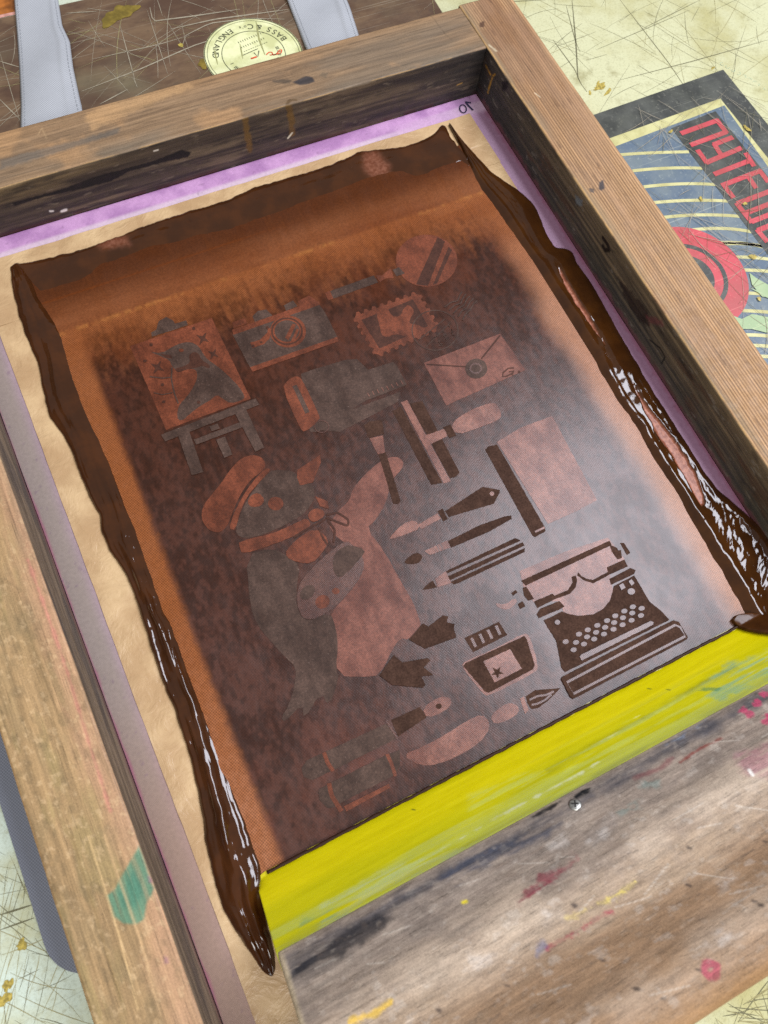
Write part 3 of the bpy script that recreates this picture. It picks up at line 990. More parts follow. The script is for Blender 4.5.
def mesh_col(X, Y):
    n = fbm(X * 60, Y * 60, 91); n2 = fbm(X * 300, Y * 300, 92)
    vio = col2(ss(.3, .7, n), L(164, 120, 166), L(190, 146, 188))
    P = Paint(X, Y, vio)
    # left: washed-out grey mesh
    lf = ss(.03, .008, X) * ss(-.03, -.06, Y)
    P.mix(lf * .94, L(148, 136, 124))
    P.mix(ss(-.28, -.42, Y) * ss(.05, .02, X) * .7, L(156, 124, 106))
    P.mix(ss(.0016, .0, X + (n - .5) * .002) * ss(-.03, -.06, Y) * .85, L(156, 84, 112))
    # right: purple dulled, the rail's shade mixed into the colour; pinker edge
    P.mix(ss(.383, .387, X) * ss(0, -.03, Y) * .8, L(166, 138, 160))
    P.mix(ss(.389, .394, X) * ss(0, -.03, Y) * .85, L(134, 98, 122))
    P.mix(ss(.396, .3995, X + (n2 - .5) * .004) * .7, L(128, 76, 96))
    P.mix(ss(.372, .388, X) * ss(-.02, -.004, Y) * .5, L(150, 120, 150))
    # greyish line on the tape side of the far band, pale bloom
    P.mix(ss(-.0105, -.0135, Y) * ss(-.024, -.019, Y) * ss(.36, .3, X) * .8, L(206, 186, 196))
    P.mix(ss(.3, .39, X) * ss(-.006, -.009, Y) * ss(-.02, -.015, Y) * .6, L(196, 170, 190))
    P.mix(ss(.74, .84, n2) * .35, L(110, 80, 110))
    P.mix(ss(-.0012, .0005, Y + (n2 - .5) * .002) * .6, L(90, 40, 80))
    return {'col': P.c}


sten = gridsheet('mesh_cloth', .0004, W - .0004, YB, -.0004, .001, 0.0, mesh_col, m_mesh(), frame)

# ------------------------------------------------------------------ brown paper tape
def m_tape():
    t = NT('kraft_tape')
    cr = t.noise(1, 4, .6, t.coord((70, 70, 10)), 1.2)
    a = t.noise(30, 5, .6, t.coord((1, 1, 1))); b = t.noise(340, 4)
    c = t.mix(t.ramp(a, .35, .68), L(176, 144, 106), L(200, 170, 128))
    c = t.mix(t.ramp(b, .55, .8, 0, .3), c, L(164, 126, 84))
    return t.out(c, t.ramp(a, .3, .7, .32, .5), .5, t.bump(cr, .5, .0025, t.bump(a, .3, .002)))


M_tape = m_tape()


def tape(px0, px1, py0, py1, z, bow=0.0, seed=1):
    nx, ny = (16, 160) if (py1 - py0) > (px1 - px0) else (160, 16)
    X, Y = np.meshgrid(np.linspace(px0, px1, nx), np.linspace(py0, py1, ny), indexing='ij')
    X = X.ravel(); Y = Y.ravel()
    if ny > nx:
        X = X + (fbm(Y * 25, X * 3, seed) - .5) * .0012
        X = X + bow * (Y - py0) / (py1 - py0)
    else:
        Y = Y + (fbm(X * 25, Y * 3, seed) - .5) * .0012
    Z = z + (fbm(X * 45, Y * 45, seed + 3) - .35) * .0009
    return mesh_np('tape', np.stack([X, Y, np.maximum(Z, .0002)], 1), grid_faces(nx, ny), [M_tape], frame)


tape(.0145, .062, YB + .01, -.026, .0004, .0018, 101)       # left
tape(.352, .3853, YB + .01, -.0325, .0004, 0, 103)      # right
tape(.0172, .3855, -.066, -.0165, .0007, 0, 105)      # far end

# "70" drawn on the back of the mesh, so it reads mirrored
F = Flat()
zo, zs = (430, 90), 12.0
e = [(355 + 40 + 40 * math.cos(a) + 6 * math.sin(a), 230 + 48 * math.sin(a) + 2) for a in np.linspace(0, 2 * math.pi, 22, endpoint=False)]
F.line(pl(zp(zo, e, zs)), .0010, .0006, 0, closed=True)
F.line(pl(zp(zo, [(420, 152), (490, 160)], zs)), .0016, .0006, 0)
F.line(pl(zp(zo, [(430, 158), (462, 198), (515, 250)], zs)), .0015, .00062, 0)
F.build('mark', [mat_plain('marker_ink', L(38, 34, 60), .6, .3)], frame)

# ------------------------------------------------------------------ printed stencil area
def m_film(name='ink_film'):
    t = NT(name)
    c = t.attr('col').outputs['Color']; gl = t.attr('gloss').outputs['Fac']
    wv = weave(t, .0016, .33)
    wvis = t.attr('weave').outputs['Fac']
    n = t.noise(900, 4, .65)
    k = t.math('ADD', t.math('MULTIPLY', t.math('SUBTRACT', wv, .5), t.math('MULTIPLY', wvis, .85)), t.ramp(n, .25, .75, .80, 1.22))
    col = t.mix(1.0, c, k, 'MULTIPLY')
    smear = t.noise(1, 6, .66, t.coord((170, 80, 1), (0, 0, .12)))
    cloud = t.noise(26, 5, .62)
    r = t.ramp(t.math('ADD', t.math('MULTIPLY', smear, .6), t.math('MULTIPLY', cloud, .4)), .36, .64, .285, .345)
    sp = t.math('MULTIPLY', gl, t.ramp(smear, .3, .7, .84, 1.1))
    h = t.math('ADD', t.math('MULTIPLY', wv, .4), n)
    return t.out(col, r, sp, t.bump(h, .22, .0002))


# open-mesh edge of the design on the far side and the sides
FX0, FX1, FY0, FY1 = .0425, .3638, -.445, -.042


def film_col(X, Y):
    sm = fbm(X * 420, Y * 240, 201, 5); cl = fbm(X * 40, Y * 30, 202, 5); fi = fbm(X * 420, Y * 300, 203, 3)
    streak = fbm(X * 280, Y * 16, 204, 3)
    orange = col2(ss(.2, .8, fbm(X * 14, Y * 70, 205)), L(104, 56, 29), L(122, 72, 42))
    dark = col2(ss(.36, .64, sm * .65 + cl * .35), L(48, 23, 11), L(67, 35, 22))
    low = ss(-.16, -.33, Y)
    dark = dark * (1 - low * .6)[:, None] + col2(ss(.36, .64, sm * .65 + cl * .35), L(52, 28, 20), L(76, 46, 37)) * (low * .6)[:, None]
    # amount of dark film
    xl = .0612 + (-.0055) * ss(-.1, -.4, Y)
    a = ss(xl - .0036, xl + .0022, X + (sm - .5) * .003)
    b = ss(-.082, -.136, Y + (sm - .5) * .022 + (cl - .5) * .022 + (streak - .5) * .02)
    d = ss(.3600, .3395, X + (cl - .5) * .012)
    k = a * b * d
    # scraped tape zone before the design begins
    P = Paint(X, Y, orange)
    P.mix(ss(-.0842, -.0872, Y) * .30, L(150, 86, 42))
    P.mix(ss(-.084, -.052, Y + (streak - .5) * .005) * .9, L(68, 33, 12))
    P.mix((ss(-.0600, -.0608, Y) - ss(-.0612, -.062, Y)) * ss(.24, .15, X) * .7, L(96, 46, 14))
    P.mix(ss(.58, .7, streak) * ss(-.087, -.082, Y) * .10, L(110, 58, 24))
    # pale dotted rim where the coating starts
    rim = np.exp(-((Y + .0868) / .0016) ** 2) * ss(.35, .6, fi)
    P.mix(rim * .22 * ss(.4, .6, fbm(X * 60, Y * 60, 209)), L(190, 130, 66))
    # right-hand strip: pinker brown
    P.mix(ss(.335, .352, X) * ss(-.10, -.2, Y) * .85, L(150, 106, 80))
    # left-hand strip: amber
    P.mix(ss(.068, .05, X) * ss(-.09, -.12, Y) * .7, L(128, 76, 44))
    P.mix(ss(.068, .05, X) * ss(-.28, -.42, Y) * .7, L(148, 98, 70))
    P.mix(ss(.06, .049, X) * ss(-.088, -.10, Y) * ss(.3, .6, fi) * .35, L(120, 66, 28))
    P.c = P.c * (1 - k)[:, None] + dark * k[:, None]
    # rusty remnants near the far edge of the dark
    P.mix(k * ss(-.20, -.105, Y) * ss(.42, .62, fbm(X * 70, Y * 50, 207)) * .22, L(112, 54, 26))
    P.mix(k * ss(-.36, -.43, Y) * ss(.16, .07, X) * ss(.4, .62, fbm(X * 40, Y * 30, 208)) * .6, L(120, 62, 44))
    gl = .15 + .25 * k * ss(-.09, -.25, Y) + .08 * ss(.3, .6, cl)
    gl = gl + .10 * ss(.34, .35, X) * ss(-.1, -.3, Y)
    wv = (1 - k) * (.15 + .85 * ss(-.086, -.089, Y)) + .26 * k
    return {'col': P.c, 'gloss': gl, 'weave': wv}


ZF = .0019
M_film = m_film()
gridsheet('ink_film', FX0, FX1, FY0, FY1, .0008, lambda X, Y: ZF + 0 * X, film_col, M_film, sten)


# --- motifs of the design
def m_motif(name, c, c2, rough, spec, sparkle=0.0):
    t = NT(name)
    n = t.noise(1, 5, .62, t.coord((110, 50, 1), (0, 0, .1))); n2 = t.noise(1100, 3, .65); cl = t.noise(30, 4, .6)
    col = t.mix(t.ramp(t.math('ADD', t.math('MULTIPLY', n, .6), t.math('MULTIPLY', cl, .4)), .36, .64), c, c2)
    col = t.mix(1.0, col, t.math('MULTIPLY', t.ramp(n2, .25, .78, .70, 1.34), t.ramp(t.noise(230, 5, .65), .3, .7, .82, 1.16)), 'MULTIPLY')
    if sparkle:
        col = t.mix(t.ramp(n2, .66, .74, 0, sparkle), col, L(150, 136, 128))
    wv = weave(t, .0012, .33)
    return t.out(col, rough, spec, t.bump(wv, .2, .0002))


M_red = m_motif('rust_stencil', L(78, 37, 19), L(114, 59, 37), .42, .28)
M_pnk = m_motif('pink_stencil', L(94, 54, 42), L(128, 84, 70), .31, .38)
M_gry = m_motif('grey_stencil', L(56, 39, 31), L(79, 60, 51), .55, .20, .4)
M_bel = m_motif('belly_stencil', L(84, 45, 33), L(120, 74, 60), .40, .30)
M_blk = m_motif('umber_stencil', L(60, 43, 36), L(72, 52, 43), .8, .04)
M_dk = m_motif('dark_stencil', L(56, 30, 20), L(74, 44, 32), .5, .2)
M_lav = m_motif('film_stencil', L(68, 40, 32), L(90, 60, 50), .30, .48)
MM = [M_red, M_gry, M_blk, M_dk, M_lav, M_pnk, M_bel]
RED, GRY, BLK, DK, LAV, PNK, BEL = range(7)
Z1, Z2, Z3, Z4, Z5, Z6, Z7, Z8, Z9, Z10 = (100, 300), (220, 220), (350, 220), (190, 420), (350, 380), (270, 560), (290, 640), (400, 480), (500, 520), (450, 600)


class Motif(Flat):
    k = 0
    def zz(s):
        s.k += 1
        return ZF + .00012 + .00002 * s.k

    def p(s, m, o, pts, sm=0, sc=4.0):
        q = pl(zp(o, pts, sc), ZF)
        if sm: q = smooth_poly(q, sm)
        # slightly ragged printed edge
        n = max(len(q), int(np.linalg.norm(np.diff(np.vstack([q, q[:1]]), axis=0), axis=1).sum() / .0012))
        r = []
        pts_ = np.vstack([q, q[:1]])
        for a, b in zip(pts_[:-1], pts_[1:]):
            l = np.linalg.norm(b - a); kk = max(1, int(l / .0014))
            for i in range(kk):
                c = a + (b - a) * i / kk
                if i: c = c + (rng.random(2) - .5) * .00022
                r.append(c)
        s.poly(r, s.zz(), m)

    def l(s, m, o, pts, w, closed=False, sc=4.0, sm=0):
        q = pl(zp(o, pts, sc), ZF)
        if sm:
            q = resample(q, 8 * len(q))
            for _ in range(3): q[1:-1] = (q[:-2] + 2 * q[1:-1] + q[2:]) / 4
        s.line(q, w, s.zz(), m, closed)

    def e(s, m, o, c, rx, ry, sc=4.0, ang=0.0, n=28):
        a = np.linspace(0, 2 * np.pi, n, endpoint=False)
        ca, sa = math.cos(ang), math.sin(ang)
        pts = [(c[0] + rx * math.cos(t) * ca - ry * math.sin(t) * sa, c[1] + rx * math.cos(t) * sa + ry * math.sin(t) * ca) for t in a]
        s.poly(pl(zp(o, pts, sc), ZF), s.zz(), m)

    def ring(s, m, o, c, rx, ry, w, sc=4.0):
        a = np.linspace(0, 2 * np.pi, 36, endpoint=False)
        s.l(m, o, [(c[0] + rx * math.cos(t), c[1] + ry * math.sin(t)) for t in a], w, True, sc)

    def star(s, m, o, c, r, n=4, a0=0.3, q=.32, sc=4.0):
        pts = []
        for i in range(2 * n):
            a = a0 + math.pi * i / n
            rr = r if i % 2 == 0 else r * q
            pts.append((c[0] + rr * math.cos(a), c[1] + rr * math.sin(a)))
        s.poly(pl(zp(o, pts, sc), ZF), s.zz(), m)

    def done(s, name): return s.build(name, MM, sten)


mo = Motif()       # easel with a bird picture
mo.p(GRY, Z1, [(205, 130), (225, 120), (235, 85), (265, 68), (292, 82), (300, 95), (345, 82), (352, 100), (280, 125), (208, 147)])
mo.p(RED, Z1, [(120, 185), (447, 72), (603, 395), (265, 520)])
mo.p(GRY, Z1, [(198, 207), (245, 214), (290, 188), (325, 172), (365, 168), (395, 185), (412, 215), (432, 240), (470, 265), (515, 305), (555, 345), (580, 385), (572, 400), (522, 415),
               (490, 395), (468, 378), (440, 402), (400, 425), (360, 455), (335, 480), (312, 482), (308, 450), (320, 415), (350, 385), (376, 345), (390, 310), (385, 278), (350, 275), (310, 285),
               (286, 265), (280, 242), (240, 224)], 1)
mo.p(DK, Z1, [(240, 215), (285, 222), (290, 235), (262, 232)])
mo.e(RED, Z1, (325, 202), 10, 7)
mo.p(DK, Z1, [(297, 275), (330, 268), (362, 252), (354, 222), (375, 207), (396, 215), (405, 240), (442, 262), (436, 276), (410, 262), (392, 270), (350, 278), (310, 292)], 1)
for c, rr in (((412, 155), 30), ((453, 217), 26), ((230, 270), 32)): mo.star(DK, Z1, c, rr, 4, .5)
for c in ((205, 180), (375, 115), (255, 408), (395, 410), (250, 340), (180, 245)): mo.e(DK, Z1, c, 7, 6)
mo.l(GRY, Z1, [(288, 270), (286, 320), (298, 375), (314, 415)], .0009, sm=1)
mo.l(GRY, Z1, [(200, 308), (250, 314), (290, 310)], .0008)
mo.l(GRY, Z1, [(215, 372), (250, 380), (290, 372)], .0006)
mo.p(GRY, Z1, [(245, 540), (622, 395), (638, 420), (262, 567)])
mo.p(GRY, Z1, [(310, 535), (355, 520), (414, 690), (368, 702)])
mo.p(GRY, Z1, [(540, 455), (585, 440), (657, 592), (622, 608)])
mo.p(GRY, Z1, [(438, 508), (470, 495), (480, 515), (448, 527)])
mo.p(GRY, Z1, [(375, 560), (570, 487), (578, 508), (385, 580)])
mo.p(GRY, Z1, [(465, 560), (500, 548), (530, 620), (497, 633)])
mo.done('easel_motif')

mo = Motif()       # camera
mo.p(GRY, Z2, [(130, 385), (150, 365), (185, 358), (208, 380), (210, 392), (140, 410)])
mo.p(GRY, Z2, [(255, 342), (292, 322), (310, 345), (265, 364)])
mo.p(RED, Z2, [(48, 410), (98, 393), (110, 415), (54, 434)])
mo.p(RED, Z2, [(312, 325), (355, 303), (378, 316), (398, 340), (320, 352)])
mo.p(GRY, Z2, [(50, 458), (395, 338), (420, 370), (470, 470), (470, 482), (125, 600)])
mo.p(RED, Z2, [(48, 440), (300, 352), (395, 325), (400, 340), (54, 460)])
mo.p(RED, Z2, [(120, 590), (468, 468), (474, 486), (130, 608)])
mo.p(RED, Z2, [(120, 492), (160, 480), (190, 450), (190, 425), (205, 440), (198, 475), (175, 498), (130, 513)])
mo.e(RED, Z2, (272, 447), 72, 64)
mo.ring(DK, Z2, (268, 446), 60, 52, .0012)
mo.e(GRY, Z2, (268, 445), 50, 43)
mo.p(RED, Z2, [(260, 472), (290, 416), (304, 420), (274, 482)])
mo.p(RED, Z2, [(284, 486), (308, 435), (316, 440), (296, 488)])
mo.e(DK, Z2, (133, 505), 6, 5); mo.e(DK, Z2, (165, 490), 5, 4); mo.e(DK, Z2, (190, 432), 6, 6)
mo.done('camera_motif')

mo = Motif()       # brush lying beyond the camera
mo.p(GRY, Z2, [(440, 285), (615, 222), (633, 250), (450, 316)])
mo.p(RED, Z2, [(420, 292), (440, 283), (454, 315), (432, 321)])
mo.p(RED, Z2, [(622, 222), (650, 222), (682, 194), (696, 232), (660, 235), (640, 250)])
mo.p(GRY, Z2, [(690, 200), (716, 190), (740, 214), (706, 226)])
mo.done('brush_motif')

mo = Motif()       # striped disc
mo.e(RED, Z3, (306, 163), 123, 104, n=56)
mo.p(DK, Z3, [(350, 70), (380, 86), (312, 264), (264, 258)])
mo.p(DK, Z3, [(394, 108), (408, 120), (348, 254), (332, 260)])
mo.done('disc_motif')

mo = Motif()       # postage stamp and postmark
def zig(a, b, n, amp):
    out = []
    a = np.array(a, float); b = np.array(b, float); t = (b - a) / np.linalg.norm(b - a); nn = np.array([t[1], -t[0]])
    for i in range(n):
        out += [tuple(a + (b - a) * (i + .15) / n), tuple(a + (b - a) * (i + .35) / n + nn * amp), tuple(a + (b - a) * (i + .65) / n + nn * amp), tuple(a + (b - a) * (i + .85) / n)]
    return out
mo.p(RED, Z3, zig((18, 385), (270, 295), 8, 12) + zig((270, 295), (350, 432), 5, 12) + zig((350, 432), (108, 540), 8, 12) + zig((108, 540), (18, 385), 6, 12))
mo.p(DK, Z3, [(46, 400), (252, 318), (312, 425), (118, 515)])
mo.p(RED, Z3, [(105, 375), (122, 340), (150, 350), (166, 385), (200, 388), (216, 352), (235, 338), (260, 365), (240, 395), (236, 415), (270, 420), (305, 435), (288, 455), (230, 468), (180, 455), (150, 470), (125, 460), (118, 420)], 1)
mo.ring(GRY, Z3, (340, 442), 92, 80, .0007)
mo.l(GRY, Z3, [(275, 480), (378, 398)], .0006); mo.l(GRY, Z3, [(305, 508), (402, 410)], .0006)
r0 = random.Random(3)
for k in range(9):
    cxx, cyy = 345 + (k % 3) * 24 + (k // 3) * 9, 485 - (k % 3) * 22 + (k // 3) * 14 - 14
    mo.l(GRY, Z3, [(cxx + r0.uniform(-9, 9), cyy + r0.uniform(-7, 7)) for _ in range(5)], .00045)
for k in range(5):
    mo.l(GRY, Z3, [(378 + k * 18, 350 + k * 13), (405 + k * 14, 330 + k * 12), (430 + k * 12, 325 + k * 10), (440 + k * 13, 300 + k * 10), (448 + k * 15, 288 + k * 9)], .0008, sm=1)
mo.done('stamp_motif')

mo = Motif()       # sealed envelope
mo.p(BEL, Z3, [(295, 572), (600, 455), (702, 600), (385, 742)])
mo.l(DK, Z3, [(306, 578), (470, 588)], .0011); mo.l(DK, Z3, [(600, 462), (525, 556)], .0011)
mo.e(GRY, Z3, (505, 595), 44, 40); mo.ring(LAV, Z3, (503, 594), 22, 19, .0012)
mo.l(DK, Z3, [(655, 592), (632, 594), (612, 612), (610, 626), (625, 626), (645, 616), (654, 604), (636, 608)], .0011); mo.l(DK, Z3, [(654, 604), (648, 622)], .001); mo.e(DK, Z3, (676, 608), 5, 5)
mo.done('envelope_motif')

mo = Motif()       # paint tube
mo.p(GRY, (0, 0), [(301, 374), (312, 370), (345, 360), (357, 359), (368, 370), (393, 362), (397, 366), (407, 385), (365, 401), (318, 432), (310, 432)], 0, 1)
mo.p(GRY, (0, 0), [(318, 430), (345, 412), (400, 392), (398, 402), (340, 432)], 0, 1)
mo.p(RED, Z2, [(248, 672), (272, 640), (308, 622), (330, 640), (395, 775), (400, 800), (340, 850), (320, 835)], 1)
mo.l(GRY, Z2, [(298, 662), (322, 712), (350, 772)], .0030)
for k in range(8): mo.l(PNK, Z3, [(70 + k * 19, 692 - k * 7), (78 + k * 19, 707 - k * 7)], .0005)
mo.ring(LAV, Z4, (527, 27), 28, 24, .0006)
mo.done('tube_motif')

mo = Motif()       # penguin painter
mo.p(BEL, (0, 0), [(328, 530), (334, 515), (350, 500), (352, 490), (365, 474), (382, 460), (395, 456), (404, 461), (402, 469), (391, 481), (386, 503), (376, 520), (366, 528), (385, 552), (400, 580),
               (412, 600), (420, 620), (421, 628), (409, 640), (400, 638), (392, 650), (380, 675), (366, 677), (337, 676), (336, 645), (332, 622), (331, 612), (350, 592), (362, 575), (364, 560), (352, 548)], 1, 1)
mo.p(GRY, (0, 0), [(246, 555), (272, 548), (288, 556), (300, 566), (297, 584), (296, 606), (304, 621), (330, 612), (336, 628), (338, 645), (336, 670), (339, 678), (329, 707), (321, 692), (304, 720), (302, 704),
               (285, 722), (281, 718), (289, 705), (295, 685), (296, 667), (285, 657), (272, 643), (257, 625), (250, 605)], 1, 1)
mo.p(GRY, Z4, [(320, 205), (350, 200), (420, 205), (440, 250), (490, 255), (502, 310), (470, 360), (430, 395), (340, 440), (260, 470), (200, 472), (180, 440), (200, 380), (228, 320), (270, 258)], 1)
mo.p(RED, Z4, [(45, 370), (60, 330), (120, 260), (160, 200), (200, 155), (250, 138), (290, 150), (305, 180), (290, 205), (240, 240), (200, 300), (170, 370), (150, 425), (120, 452), (80, 445), (50, 410)], 2)
mo.p(RED, Z4, [(302, 192), (326, 198), (272, 255), (225, 310), (200, 370), (182, 440), (155, 436), (175, 375), (208, 310), (248, 250)], 1)
mo.p(RED, Z4, [(228, 330), (245, 300), (275, 290), (300, 320), (285, 345), (245, 350)], 1)
mo.e(RED, Z4, (343, 335), 31, 27)
mo.p(RED, Z4, [(430, 200), (520, 140), (524, 170), (492, 250), (440, 262), (428, 230)])
mo.p(RED, Z4, [(195, 485), (330, 455), (430, 410), (470, 390), (486, 425), (440, 455), (330, 500), (210, 538), (198, 510)], 1)
mo.p(RED, Z4, [(385, 520), (430, 475), (500, 430), (560, 480), (530, 530), (490, 575), (430, 570), (385, 550)], 1)
mo.p(RED, Z4, [(470, 375), (500, 352), (535, 360), (540, 385), (500, 410), (478, 402)], 1)
mo.p(RED, Z4, [(500, 305), (550, 325), (556, 356), (520, 346)])
for p in ([(415, 470), (480, 430), (545, 395)], [(545, 380), (590, 370), (635, 400), (632, 425), (580, 405), (545, 390)], [(550, 400), (580, 440), (575, 490)], [(515, 430), (530, 470), (550, 500)]): mo.l(DK, Z4, p, .0013, sm=1)
mo.p(LAV, (0, 0), [(296, 603), (299, 582), (320, 560), (345, 540), (353, 545), (365, 560), (362, 576), (345, 598), (325, 615), (304, 622)], 2, 1)
mo.p(GRY, Z4, [(570, 570), (578, 535), (605, 512), (640, 500), (702, 520), (688, 548), (640, 600), (600, 636), (575, 612)], 1)
mo.e(RED, Z4, (530, 728), 30, 26, ang=-.6); mo.e(RED, Z4, (583, 685), 15, 13)
mo.e(GRY, Z4, (470, 690), 34, 24, ang=-.8)
mo.p(BLK, Z6, [(555, 318), (610, 254), (634, 266), (690, 222), (713, 226), (707, 250), (738, 256), (735, 276), (745, 310), (620, 355)])
mo.p(BLK, Z6, [(437, 462), (495, 380), (530, 410), (630, 392), (641, 402), (615, 430), (652, 460), (605, 466), (622, 500), (612, 511), (490, 500)])
mo.done('penguin_motif')

mo = Motif()       # broad flat brush
mo.p(BLK, Z5, [(55, 180), (80, 165), (128, 160), (136, 214), (75, 232)])
mo.p(PNK, Z5, [(78, 234), (132, 222), (140, 290), (112, 298)])
mo.p(BLK, Z5, [(114, 298), (143, 290), (203, 485), (190, 497), (172, 494)])
mo.done('brush_motif')

mo = Motif()       # ink roller
mo.p(BLK, Z5, [(170, 125), (203, 105), (370, 412), (325, 420)])
mo.p(BLK, Z5, [(240, 95), (288, 83), (438, 370), (425, 386), (400, 394)])
mo.p(PNK, Z5, [(203, 90), (228, 80), (403, 406), (375, 413)])
mo.p(PNK, Z5, [(300, 222), (380, 195), (390, 225), (315, 260)])
mo.p(PNK, Z5, [(400, 175), (480, 120), (560, 92), (586, 95), (608, 140), (595, 160), (520, 190), (425, 222)], 1)
mo.p(BLK, Z5, [(372, 190), (402, 178), (425, 222), (398, 233)])
mo.done('roller_motif')

mo = Motif()       # folding fan knife on the right with its dark spine
mo.p(PNK, (0, 0), [(497, 442), (520, 428), (552, 416), (597, 500), (575, 512), (548, 524)], 0, 1)
mo.p(BLK, Z8, [(340, -122), (352, -134), (388, -142), (580, 190), (582, 205), (540, 229), (530, 223)])
mo.l(PNK, Z8, [(540, 208), (578, 190)], .0012)
mo.done('ruler_motif')

mo = Motif()       # palette knife
mo.p(BLK, Z5, [(380, 525), (530, 427), (600, 440), (598, 452), (575, 495), (395, 548)])
mo.e(PNK, Z5, (568, 455), 9, 9)
mo.p(BLK, Z5, [(350, 525), (370, 514), (391, 556), (373, 566)])
mo.p(PNK, Z5, [(270, 580), (350, 533), (364, 555), (285, 597)])
mo.p(PNK, Z5, [(155, 632), (210, 575), (260, 558), (282, 595), (230, 615), (168, 637)], 1)
mo.done('palette_knife_motif')

mo = Motif()       # pointed brush
mo.p(BLK, Z5, [(390, 645), (520, 580), (620, 545), (645, 542), (647, 556), (550, 610), (405, 671)])
mo.p(PNK, Z5, [(298, 684), (370, 650), (390, 642), (402, 670), (320, 700)])
mo.p(BLK, Z5, [(213, 736), (230, 710), (262, 690), (286, 697), (290, 716), (270, 736)], 1)
mo.l(LAV, Z5, [(360, 652), (372, 680)], .0006); mo.l(LAV, Z5, [(346, 658), (358, 686)], .0006)
mo.done('brush_motif')

mo = Motif()       # pencil
mo.p(BLK, Z8, [(183, 365), (460, 232), (483, 243), (190, 373)])
mo.p(BLK, Z8, [(190, 386), (490, 249), (498, 262), (200, 401)])
mo.p(BLK, Z8, [(201, 408), (500, 272), (498, 288), (235, 412), (215, 418)])
mo.p(PNK, Z8, [(140, 395), (182, 365), (205, 412), (150, 430)])
mo.p(BLK, Z8, [(90, 440), (100, 425), (130, 402), (148, 430)])
mo.done('pencil_motif')

mo = Motif()       # ink bottle
mo.p(PNK, Z10, [(44, 264), (60, 245), (180, 195), (298, 130), (320, 145), (354, 265), (342, 290), (152, 386), (130, 374)], 1)
mo.p(BLK, Z10, [(57, 152), (195, 87), (229, 140), (92, 209)])
for k in range(4):
    x0, y0 = 86 + k * 32.5, 152 - k * 16.5
    mo.l(LAV, Z10, [(x0, y0), (x0 + 17, y0 + 36)], .0017)
mo.p(BLK, Z10, [(53, 265), (62, 252), (296, 144), (306, 155), (339, 260), (332, 278), (155, 371), (140, 366)])
mo.p(PNK, Z10, [(133, 245), (240, 197), (287, 275), (178, 330)])
mo.star(BLK, Z10, (188, 290), 27, 5, .2, .4)
mo.done('ink_bottle_motif')

mo = Motif()       # nib shaped brush tip beside a faint handle
mo.p(PNK, (0, 0), [(402, 755), (420, 748), (445, 735), (468, 720), (482, 714), (490, 722), (487, 735), (470, 750), (440, 764), (420, 766)], 1, 1)
mo.p(PNK, Z10, [(160, 470), (185, 440), (232, 410), (270, 420), (278, 450), (230, 482), (180, 498)], 1)
mo.p(PNK, Z10, [(280, 395), (295, 386), (314, 440), (300, 456)])
mo.p(BLK, Z10, [(302, 385), (340, 360), (442, 352), (390, 405), (352, 432), (325, 436), (310, 414)])
mo.l(LAV, Z10, [(318, 400), (350, 384), (385, 380), (415, 366)], .0011, sm=1)
mo.l(LAV, Z10, [(326, 420), (352, 414), (380, 400), (405, 378)], .0011, sm=1)
mo.done('brush_tip_motif')

mo = Motif()       # typewriter
mo.p(PNK, Z9, [(78, 205), (250, 130), (432, 70), (500, 160), (436, 205), (452, 285), (440, 325), (405, 362), (360, 384), (300, 388), (255, 372), (240, 325), (135, 330), (95, 270)])
mo.p(PNK, Z9, [(-20, 330), (20, 340), (60, 310), (70, 330), (30, 362), (-10, 350)], 1)
mo.p(BLK, Z9, [(84, 243), (437, 83), (447, 100), (102, 263)])
mo.p(BLK, Z9, [(90, 272), (104, 266), (136, 316), (112, 323), (96, 302)])
mo.p(BLK, Z9, [(45, 291), (63, 280), (70, 290), (52, 304)]); mo.p(BLK, Z9, [(71, 336), (90, 325), (101, 346), (80, 356)])
mo.p(BLK, Z9, [(438, 98), (468, 112), (472, 122), (484, 120), (487, 152), (470, 158), (446, 126)])
mo.p(BLK, Z9, [(480, 92), (495, 92), (521, 132), (508, 140)])
mo.p(BLK, Z9, [(136, 326), (210, 295), (218, 303), (272, 280), (290, 250), (286, 228), (302, 222), (308, 240), (303, 268), (280, 295), (222, 316), (150, 352)])
mo.p(BLK, Z9, [(312, 210), (325, 225), (345, 235), (370, 240), (432, 208), (427, 190), (497, 158), (511, 186), (445, 215), (372, 254), (332, 240), (308, 222)])
mo.p(BLK, Z9, [(146, 376), (160, 355), (236, 324), (258, 346), (242, 356), (155, 393)])
mo.p(BLK, Z9, [(437, 236), (520, 192), (542, 201), (536, 216), (444, 259)])
mo.p(BLK, Z9, [(174, 402), (247, 366), (270, 375), (312, 384), (372, 378), (412, 355), (440, 322), (451, 285), (455, 264), (536, 222), (570, 280), (596, 325), (650, 370), (677, 400), (260, 609), (245, 590), (234, 530), (224, 482)])
for c in ((262, 487), (315, 457), (350, 440), (388, 422), (427, 403), (460, 384), (496, 365), (530, 348), (565, 354), (303, 490), (347, 468), (383, 450), (419, 430), (455, 411), (490, 392), (527, 373), (562, 383),
          (293, 520), (334, 497), (375, 477), (414, 457), (452, 438), (488, 420), (524, 402)):
    mo.e(LAV, Z9, c, 12.5, 9.5, ang=-.2, n=12)
mo.e(LAV, Z9, (228, 410), 11, 10, n=12); mo.e(LAV, Z9, (523, 287), 15, 13, n=14)
mo.p(LAV, Z9, [(474, 262), (490, 254), (500, 272), (484, 282)]); mo.p(LAV, Z9, [(512, 246), (524, 238), (536, 254), (524, 264)])
mo.p(LAV, Z9, [(317, 548), (322, 540), (600, 405), (612, 410), (610, 420), (325, 563)])
